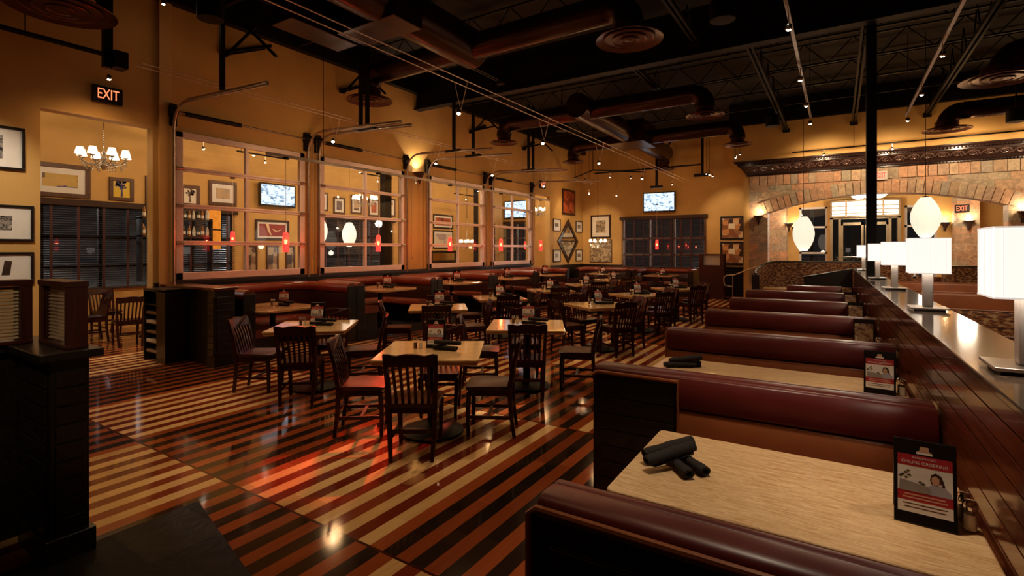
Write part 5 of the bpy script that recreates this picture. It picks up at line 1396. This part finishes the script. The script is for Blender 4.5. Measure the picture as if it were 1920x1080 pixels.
def track(x, y0, y1, z, label):
    t = thing('light_track', label, 'light track', (x, 0, z), 0, 'light tracks along the counter')
    MB().bx(-.018, .018, y0, y1, -.018, .018).build('rail', 'galvanised', t)
    for y in (y0 + .6, (y0 + y1) / 2, y1 - .3): MB().tube([(0, y, .018), (0, y, 5.7 - z)], .006, 5).build('hanger_rod', 'steel_black', t)
track(-.45, 1.0, 11.2, 4.20, 'light track above the booth benches'); track(1.08, 1.0, 12.3, 4.26, 'light track beyond the counter, on the right')
for k, y in enumerate((6.15, 8.1, 9.6, 11.0)): tl((-.45, y, 4.06), 0, f'track spotlight above the booths, {ORD[k]} from the front', 'track spotlights')
for k, y in enumerate((8.2, 10.1, 12.0)): tl((1.08, y, 4.12), 0, f'track spotlight on the right-hand track, {ORD[k]} from the front', 'track spotlights')
t = thing('light_rail', 'long black light rail above the stone cornice', 'light rail', (0, 17.0, 4.52))
MB().tube([(-1.15, 0, 0), (6.0, 0, .05)], .02, 6).build('rail', 'steel_black', t)
for x in (.35, 3.9): MB().tube([(x, 0, 0), (x, 0, 1.3)], .006, 5).build('hanger_rod', 'steel_black', t)
tl((-.36, 17.0, 4.40), 0, 'spotlight on the rail above the cornice, left of the black column', 'track spotlights')
tl((1.20, 17.0, 4.40), 0, 'spotlight on the rail above the cornice, right of the black column', 'track spotlights')
for k, (x, y, z) in enumerate(((-8.3, 17.6, 4.30), (-7.75, 17.05, 4.22), (-6.75, 16.95, 4.22), (-6.2, 17.5, 4.22))):
    tl((x, y, z + .02), 0, f'{ORD[k]} spotlight from the left on the bent rail before the far wall', 'track spotlights')
for k, (x, y, z, s) in enumerate(((-8.1, 18.2, 3.86, 'above the cream print'), (-7.0, 18.2, 3.72, 'above the left edge of the far blind'), (-5.0, 18.4, 4.02, 'right of the far television'))):
    o = tl((x, y, z), 0, 'hanging spotlight ' + s, 'track spotlights')
    struct(MB().tube([(x, y, z + .14), (x, y, 5.7)], .005, 5).build('ceiling_cord', 'steel_black'))
t = thing('spotlight_cluster', 'cluster of three small spotlights right of the far television', 'spotlight', (-3.75, 18.0, 4.25))
for k in range(3):
    q = MB().tube([(k * .10, 0, .10 - k * .05), (k * .10, 0, .02 - k * .05)], .006, 5).lathe([(.03, -.03), (.036, -.02), (.03, .02), (0, .03)], (k * .10, 0, -.0 - k * .05), n=12).build('reflector', 'chrome', t, smooth=True)
    MB().lathe([(0, -.04), (.022, -.033), (.0, -.02)], (k * .10, 0, -k * .05), n=10).build('bulb', 'bulb', q, smooth=True)
MB().tube([(0, 0, .1), (.2, 0, 0)], .008, 5).tube([(0, 0, .1), (0, 0, 1.4)], .005, 5).tube([(.1, 0, .05), (.1, 0, 1.4)], .005, 5).build('hanger_rod', 'steel_black', t)
t = thing('spotlight_cluster', 'pair of small spotlights hanging at the left end of the cornice', 'spotlight', (-2.62, 16.6, 4.47))
for k in range(2):
    q = MB().lathe([(.03, -.03), (.036, -.02), (.03, .02), (0, .03)], (k * .12, 0, k * .09), n=12).build('reflector', 'chrome', t, smooth=True)
    MB().lathe([(0, -.04), (.02, -.033), (.0, -.02)], (k * .12, 0, k * .09), n=10).build('bulb', 'bulb', q, smooth=True)
    MB().tube([(k * .12, 0, k * .09 + .02), (k * .12, 0, 1.2)], .005, 5).build('hanger_rod', 'steel_black', t)
tl((-8.57, 2.99, 4.10), 0, 'bright spotlight under the bracket above the exit sign', 'track spotlights')
tl((-8.4, 3.6, 5.35), 0, 'small spotlight at the very top of the left wall, near the pilaster', 'track spotlights')
for k, (y, z, s) in enumerate(((3.1, 4.15, 'at the upper left of the bar doorway'), (5.9, 3.95, 'behind the upper left pane of the first overhead door'), (7.35, 3.86, 'behind the upper right pane of the first overhead door'), (11.0, 3.8, 'behind the second overhead door, on the left'), (12.6, 3.7, 'behind the second overhead door, on the right'), (15.4, 3.6, 'behind the third overhead door'))):
    tl((-11.9, y, z), 0, 'bar spotlight ' + s, 'track spotlights')
    struct(MB().tube([(-11.9, y - .7, z + .14), (-11.9, y + .6, z + .14)], .02, 6).tube([(-11.9, y - .6, z + .14), (-11.9, y - .6, 4.75)], .006, 5).build('ceiling_bar_rail', 'steel_black'))

# ------------------------------------------------------------------ red pendants, chandeliers, cocoon lamps
t = thing('pendant_rail', 'long silver rail carrying the red pendants along the banquettes', 'light rail', (-7.9, 0, 3.27))
MB().bx(-.02, .02, 4.9, 14.6, -.025, .025).build('rail', 'galvanised', t)
for y in (6.0, 9.8, 13.6): MB().tube([(0, y, .02), (0, y, 2.5)], .006, 5).build('hanger_rod', 'steel_black', t)
def make_pendant(label):
    t = thing('red_pendant', label, 'pendant lamp')
    MB().lathe([(.0, .17), (.025, .165), (.046, .14), (.052, .05), (.052, -.165), (.048, -.17)], n=20).build('lamp_shade', 'pendant_red', t, smooth=True)
    MB().lathe([(0, -.04), (.018, -.03), (.022, -.005), (.014, .02), (0, .03)], n=12).build('bulb', 'bulb_red', t, smooth=True)
    MB().tube([(0, 0, .165), (0, 0, 1.42)], .0035, 5).build('cord', 'cable_metal', t)
    MB().lathe([(.055, 1.40), (.055, 1.43), (.02, 1.44)], n=14).build('canopy', 'steel_black', t)
    return t
pend = Proto(make_pendant)
for k, y in enumerate((5.25, 7.32, 9.60, 11.80, 14.05)):
    pend((-7.9, y, 1.82), 0, f'glowing red glass pendant over the {ORD[k]} banquette table', 'red glass pendants')
    light('POINT', (-7.9, y, 1.84), 26, (1, .55, .3), rad=.03)
pend((-5.42, 18.0, 1.86), 0, 'glowing red glass pendant in front of the far wall blind', 'red glass pendants'); light('POINT', (-5.42, 18.0, 1.88), 12, (1, .55, .3), rad=.03)
pend((-12.0, 6.6, 1.95), 0, 'glowing red glass pendant inside the bar by the bottle shelf', 'red glass pendants')
pend((-11.4, 18.9, 1.86), 0, 'glowing red glass pendant far inside the bar near its end wall', 'red glass pendants')
def make_chandelier(label):
    t = thing('chandelier', label, 'chandelier')
    MB().lathe([(.0, -.19), (.03, -.17), (.065, -.10), (.03, -.04), (.055, .03), (.025, .09), (.04, .15), (.018, .19), (.012, .33)], n=12).build('column', 'crystal', t, smooth=True)
    for i in range(8):
        a = 2 * PI * i / 8; c, s = math.cos(a), math.sin(a)
        arm = MB().tube([(.03 * c, .03 * s, -.02), (.16 * c, .16 * s, -.09), (.29 * c, .29 * s, -.07), (.36 * c, .36 * s, .0), (.36 * c, .36 * s, .05)], .010, 6).lathe([(.02, .03), (.05, .05), (.02, .055)], (.36 * c, .36 * s, 0), n=10).build('arm', 'crystal', t, smooth=True)
        MB().lathe([(.082, .075), (.052, .20)], (.36 * c, .36 * s, 0), n=14).build('lamp_shade', 'chandelier_shade', arm)
        m = MB()
        for (rr, zz) in ((.36, .02), (.36, -.035), (.36, -.085), (.28, -.11), (.28, -.16), (.19, -.12), (.19, -.175)):
            q = .016 if zz > -.1 else .02
            m.lathe([(0, -q), (q * .8, 0), (0, q)], (rr * c, rr * s, zz), n=6)
        for (rr, da) in ((.32, .3), (.24, .35)):
            m.lathe([(0, -.018), (.014, 0), (0, .018)], (rr * math.cos(a + da), rr * math.sin(a + da), -.06), n=6)
        m.tube([(.36 * c, .36 * s, .03), (.36 * c, .36 * s, -.085), (.28 * c, .28 * s, -.16), (.28 * c, .28 * s, -.11), (.32 * math.cos(a + .3), .32 * math.sin(a + .3), -.06), (.24 * math.cos(a + .35), .24 * math.sin(a + .35), -.06), (.19 * c, .19 * s, -.12), (.19 * c, .19 * s, -.175)], .004, 4)
        m.build('crystal_drop', 'crystal', arm)
    m = MB()
    for k in range(14): m.lathe([(0, -.02), (.012, 0), (0, .02)], (0, 0, .35 + k * .042), n=6)
    m.build('chain', 'chrome', t)
    MB().lathe([(.075, .94), (.07, .96), (.02, .97)], n=16).build('canopy', 'chrome', t)
    return t
chand = Proto(make_chandelier)
chand((-10.0, 3.42, 3.13), 0, 'lit crystal chandelier with white shades in the bar doorway', 'crystal chandeliers').scale = (.86, .86, .86)
struct(MB().bx(-10.2, -9.7, 2.2, 6.0, 4.06, 4.10).tube([(-10.0, 3.42, 3.94), (-10.0, 3.42, 4.75)], .012, 6).build('ceiling_bar_soffit', 'steel_black'))
chand((-8.04, 18.9, 1.92), 0, 'crystal chandelier hanging in front of the cream print on the far wall', 'crystal chandeliers')
struct(MB().tube([(-8.04, 18.9, 2.86), (-8.04, 18.9, 5.7)], .008, 5).build('ceiling_chandelier_cord', 'steel_black'))
chand((-11.9, 10.5, 3.12), 0, 'lit crystal chandelier behind the second overhead door', 'crystal chandeliers')
chand((-11.6, 15.06, 1.88), 0, 'low crystal chandelier behind the third overhead door', 'crystal chandeliers')
chand((-9.95, 17.5, 3.15), 0, 'lit crystal chandelier beyond the far end doorway', 'crystal chandeliers')
for (x, y, z) in ((-11.9, 10.5, 4.08), (-11.6, 15.06, 2.84), (-9.95, 17.5, 4.1)): struct(MB().tube([(x, y, z), (x, y, 4.75)], .008, 5).build('ceiling_chandelier_cord', 'steel_black'))
def cocoon(loc, r, h, label):
    t = thing('cocoon_pendant', label, 'pendant lamp', loc, 0, 'white cocoon pendants')
    k = 18; pr = []
    for i in range(k + 1):
        u = -1 + 2 * i / k; pr.append((r * (.34 + .66 * (1 - abs(u) ** 1.9)), u * h / 2))
    MB().lathe([(0, -h / 2)] + pr + [(0, h / 2)], n=28).build('lamp_shade', 'cocoon', t, smooth=True)
    m = MB()
    for j in range(28):
        a = 2 * PI * j / 28; m.tube([((q + .0015) * math.cos(a), (q + .0015) * math.sin(a), z) for q, z in pr], .0022, 4, cap=False)
    m.build('shade_rib', 'cocoon_rib', t)
    MB().tube([(0, 0, h / 2), (0, 0, 5.7 - loc[2])], .005, 5).build('cord', 'steel_black', t)
    MB().lathe([(.05, h / 2 - .005), (.05, h / 2 + .02), (.01, h / 2 + .03)], n=12).build('cap', 'steel_black', t)
    light('POINT', (loc[0], loc[1], loc[2] - h / 2 - .12), 8, (1, .85, .65), t, rad=.1)
cocoon((-.70, 13.8, 2.06), .225, .80, 'white ribbed cocoon pendant left of the black column')
cocoon((1.34, 12.0, 2.28), .225, .73, 'white ribbed cocoon pendant right of the black column')
cocoon((-12.1, 9.05, 2.2), .22, .78, 'white cocoon pendant inside the bar at the left edge of the second overhead door')
cocoon((-12.0, 10.0, 2.12), .20, .70, 'white cocoon pendant inside the bar behind the second overhead door')
# sconces on the stone and in the entrance
def make_sconce(label):
    t = thing('wall_sconce', label, 'wall lamp')
    MB().lathe([(.015, -.26), (.03, -.2), (.06, -.1), (.15, .03), (.155, .045), (.145, .045), (.05, -.09)], (0, -.14, 0), n=16).build('cone', 'carved_dark', t, smooth=True)
    MB().lathe([(0, .0), (.13, .035), (.10, .05), (0, .055)], (0, -.14, 0), n=16).build('bulb', 'bowl_glass', t, smooth=True)
    MB().tube([(0, 0, -.16), (0, -.12, -.2)], .014, 6).bx(-.04, .04, -.012, 0, -.24, -.08).build('bracket', 'brushed_steel', t)
    return t
sconce = Proto(make_sconce)
for x, y, z, rz, s in ((-2.15, YS - .002, 2.72, 0, 'uplight sconce on the stone pier left of the arch'), (3.95, YS - .002, 2.62, 0, 'uplight sconce on the stone pier right of the arch'), (-1.55, YV - .91, 2.60, 0, 'uplight sconce on the left entrance pier beyond the arch'), (-1.40, YV - .002, 2.5, 0, 'uplight sconce on the yellow entrance wall, left of the window'), (3.0, YV - .002, 2.55, 0, 'uplight sconce on the yellow entrance wall, right of the window'), (3.45, 21.398, 2.55, 0, 'uplight sconce on the right entrance pier beyond the arch')):
    sconce((x, y, z), rz, s, 'uplight wall sconces')
    light('POINT', (x, y - .16, z + .18), 9, (1, .74, .44), rad=.05)
t = sconce((XW + .002, 9.78, 3.62), PI / 2, 'uplight sconce on the orange pier between the overhead doors', 'uplight wall sconces')

# ------------------------------------------------------------------ light
K = 1.0
WH = (1.0, 0.74, 0.46); TB = (1.0, 0.82, 0.60)
def spot(x, y, z, aim, p, ang=60, col=WARM, bl=.7, rad=.04): light('SPOT', (x, y, z), p * K, col, aim=aim, spot=ang, blend=bl, rad=rad)
def down(x, y, z, p, ang=150, col=AMB, rad=.06): light('SPOT', (x, y, z), p * K, col, aim=(x, y + .001, 0), spot=ang, blend=1.0, rad=rad)
for row, lst in (('L', LEFT), ('R', RIGHT)):  # added spots over the tables and floor, no fixtures above them
    for k, (tx, ty, rz) in enumerate(lst):
        spot(tx + .2, ty + .7, 4.6, (tx + .02, ty + .08, .76), 110, 30, TB)
        down(tx + .3, ty + .2, 4.5, 55, 80, WARM)
for k, y in enumerate((4.98, 7.32, 9.60, 11.85, 14.05)): spot(-7.9, y + .6, 3.66, (-7.85, y, .8), 26, 50, WH)
for k, (a, p) in enumerate(((2.29, 150), (4.14, 95), (5.93, 70), (7.74, 60), (9.55, 50), (11.3, 40))):
    q = BT(a, -.3); spot(q[0] - .1, q[1] + .15, 4.15, (q[0], q[1], .76), p, 44, TB)
# foreground floor: added broad downlights, no fixtures
for x, y, p in ((-5.3, 1.9, 90), (-3.4, 1.9, 70), (-1.8, 3.2, 70), (-7.3, 2.6, 80), (-1.9, 6.0, 50), (-2.0, 9.0, 50)): down(x, y, 4.7, p, 95, WARM, .5)
# lamps on the cables and rails throw general light on the walls
for y in (6.21, 9.08, 11.38, 14.23): down(-7.9, y, 3.60, 60, 165, AMB, .16); light('POINT', (-7.9, y, 3.60), 15, AMB, rad=.16)
for y in (5.91, 8.44, 11.11, 14.21): down(-4.7, y, 3.60, 40, 165, AMB, .16); light('POINT', (-4.7, y, 3.60), 5, AMB, rad=.16)
down(-8.57, 2.99, 4.02, 30, 165)
for x, y, z in ((-8.2, 17.8, 4.2), (-6.6, 17.0, 4.1), (-5.0, 18.4, 3.9), (-3.6, 18.0, 4.1)): down(x, y, z, 34, 165); light('POINT', (x, y, z), 10, AMB, rad=.05)
spot(-3.6, 18.0, 4.1, (-3.2, 20, 2.6), 75, 70, WH); spot(-8.1, 18.0, 3.8, (-8.4, 20, 2.2), 60, 70, WH); spot(-7.8, 17.2, 4.1, (-9.2, 18.6, 2.4), 70, 70, WH)
spot(-7.2, 1.2, 4.2, (-9.2, 1.6, 1.9), 230, 62, TB)  # added wash on the near left wall, no fixture
for x in (-.36, 1.2, 2.8, 4.4): light('POINT', (x, 16.95, 4.32), 14, AMB, rad=.05); spot(x, 16.5, 4.45, (x, 18, 3.7), 75, 120, WH)
for y in (8.2, 10.1, 12.0): spot(1.08, y, 4.1, (2.3, y + .8, .8), 150, 85, WH)
spot(-.45, 11.0, 4.0, (-.2, 14.2, 1.0), 80, 70, WH)
for y0, y1, p in ((3.6, 6.3, 130), (5.8, 8.5, 170), (8.6, 11.5, 220), (11.4, 14.4, 220)): spot(2.3, y0, 4.4, (2.0, y1, .8), p, 70, WH)  # added fill spots without fixtures for the benches beyond the counter
spot(-1.2, -.8, 3.9, (-4.0, 1.0, 1.3), 150, 26, WH); spot(-.7, 2.2, 4.15, BT(3.1, .45, 1.0), 70, 50, WH); spot(-.5, 6.1, 4.0, BT(6.4, .45, 1.0), 40, 60, WH)  # first spot is added fill for the louvred partition, no fixture
# uplight on the pier
light('SPOT', (XW + .16, 9.78, 3.70), 45, WH, aim=(XW + .02, 9.78, 4.6), spot=120, blend=.8, rad=.04); light('SPOT', (XW + .16, 9.78, 3.52), 26, WH, aim=(XW + .02, 9.78, 2.6), spot=70, blend=.8, rad=.04)
# bar room: added fill lights, kept out of sight above the openings
for y, p in ((1.2, 50), (4.2, 70), (6.6, 95), (9.0, 95), (11.6, 95), (13.8, 95), (15.8, 85), (18.2, 85)): light('POINT', (-10.05, y, 4.42), p, WH, rad=.12)
spot(-10.6, 3.3, 4.3, (-9.7, 3.5, 0), 260, 50, (1, .84, .66))
# entrance
light('POINT', (.80, 20.4, 3.12), 110, (1, .86, .64), rad=.2); light('POINT', (3.2, 20.0, 3.1), 60, (1, .84, .62), rad=.2); light('POINT', (-1.5, 20.0, 3.1), 60, (1, .84, .62), rad=.2)
# main chandelier
light('POINT', (-8.04, 18.9, 1.6), 12, WH, rad=.1)
# added coloured spots at the cable lamps, in place of an unknown source
spot(-7.9, 6.21, 3.55, (-3.60, 2.38, 0), 2100, 5, (1, .05, .03), .7); spot(-7.9, 9.08, 3.55, (-3.75, 3.38, .25), 4200, 5.5, (1, .07, .03), .5); spot(-4.7, 8.44, 3.55, (-3.50, 4.12, .46), 1500, 6, (1, .10, .05), .5)
spot(-4.7, 5.91, 3.55, (-5.92, 3.62, .47), 900, 7, (.36, .30, 1.0), .6); spot(-.45, 8.1, 3.98, (-3.12, 4.55, 0), 1400, 5, TB, .3)
# added point lights, without lamp posts, brighten the parking outside at night
for x, y, z, p in ((-20, 4, 4, 1300), (-19, 11, 4, 1300), (-17, 18, 4, 800), (-6, 30, 4, 180), (2, 30, 4, 1500)): light('POINT', (x, y, z), p, (1.0, .96, .90), rad=.3)
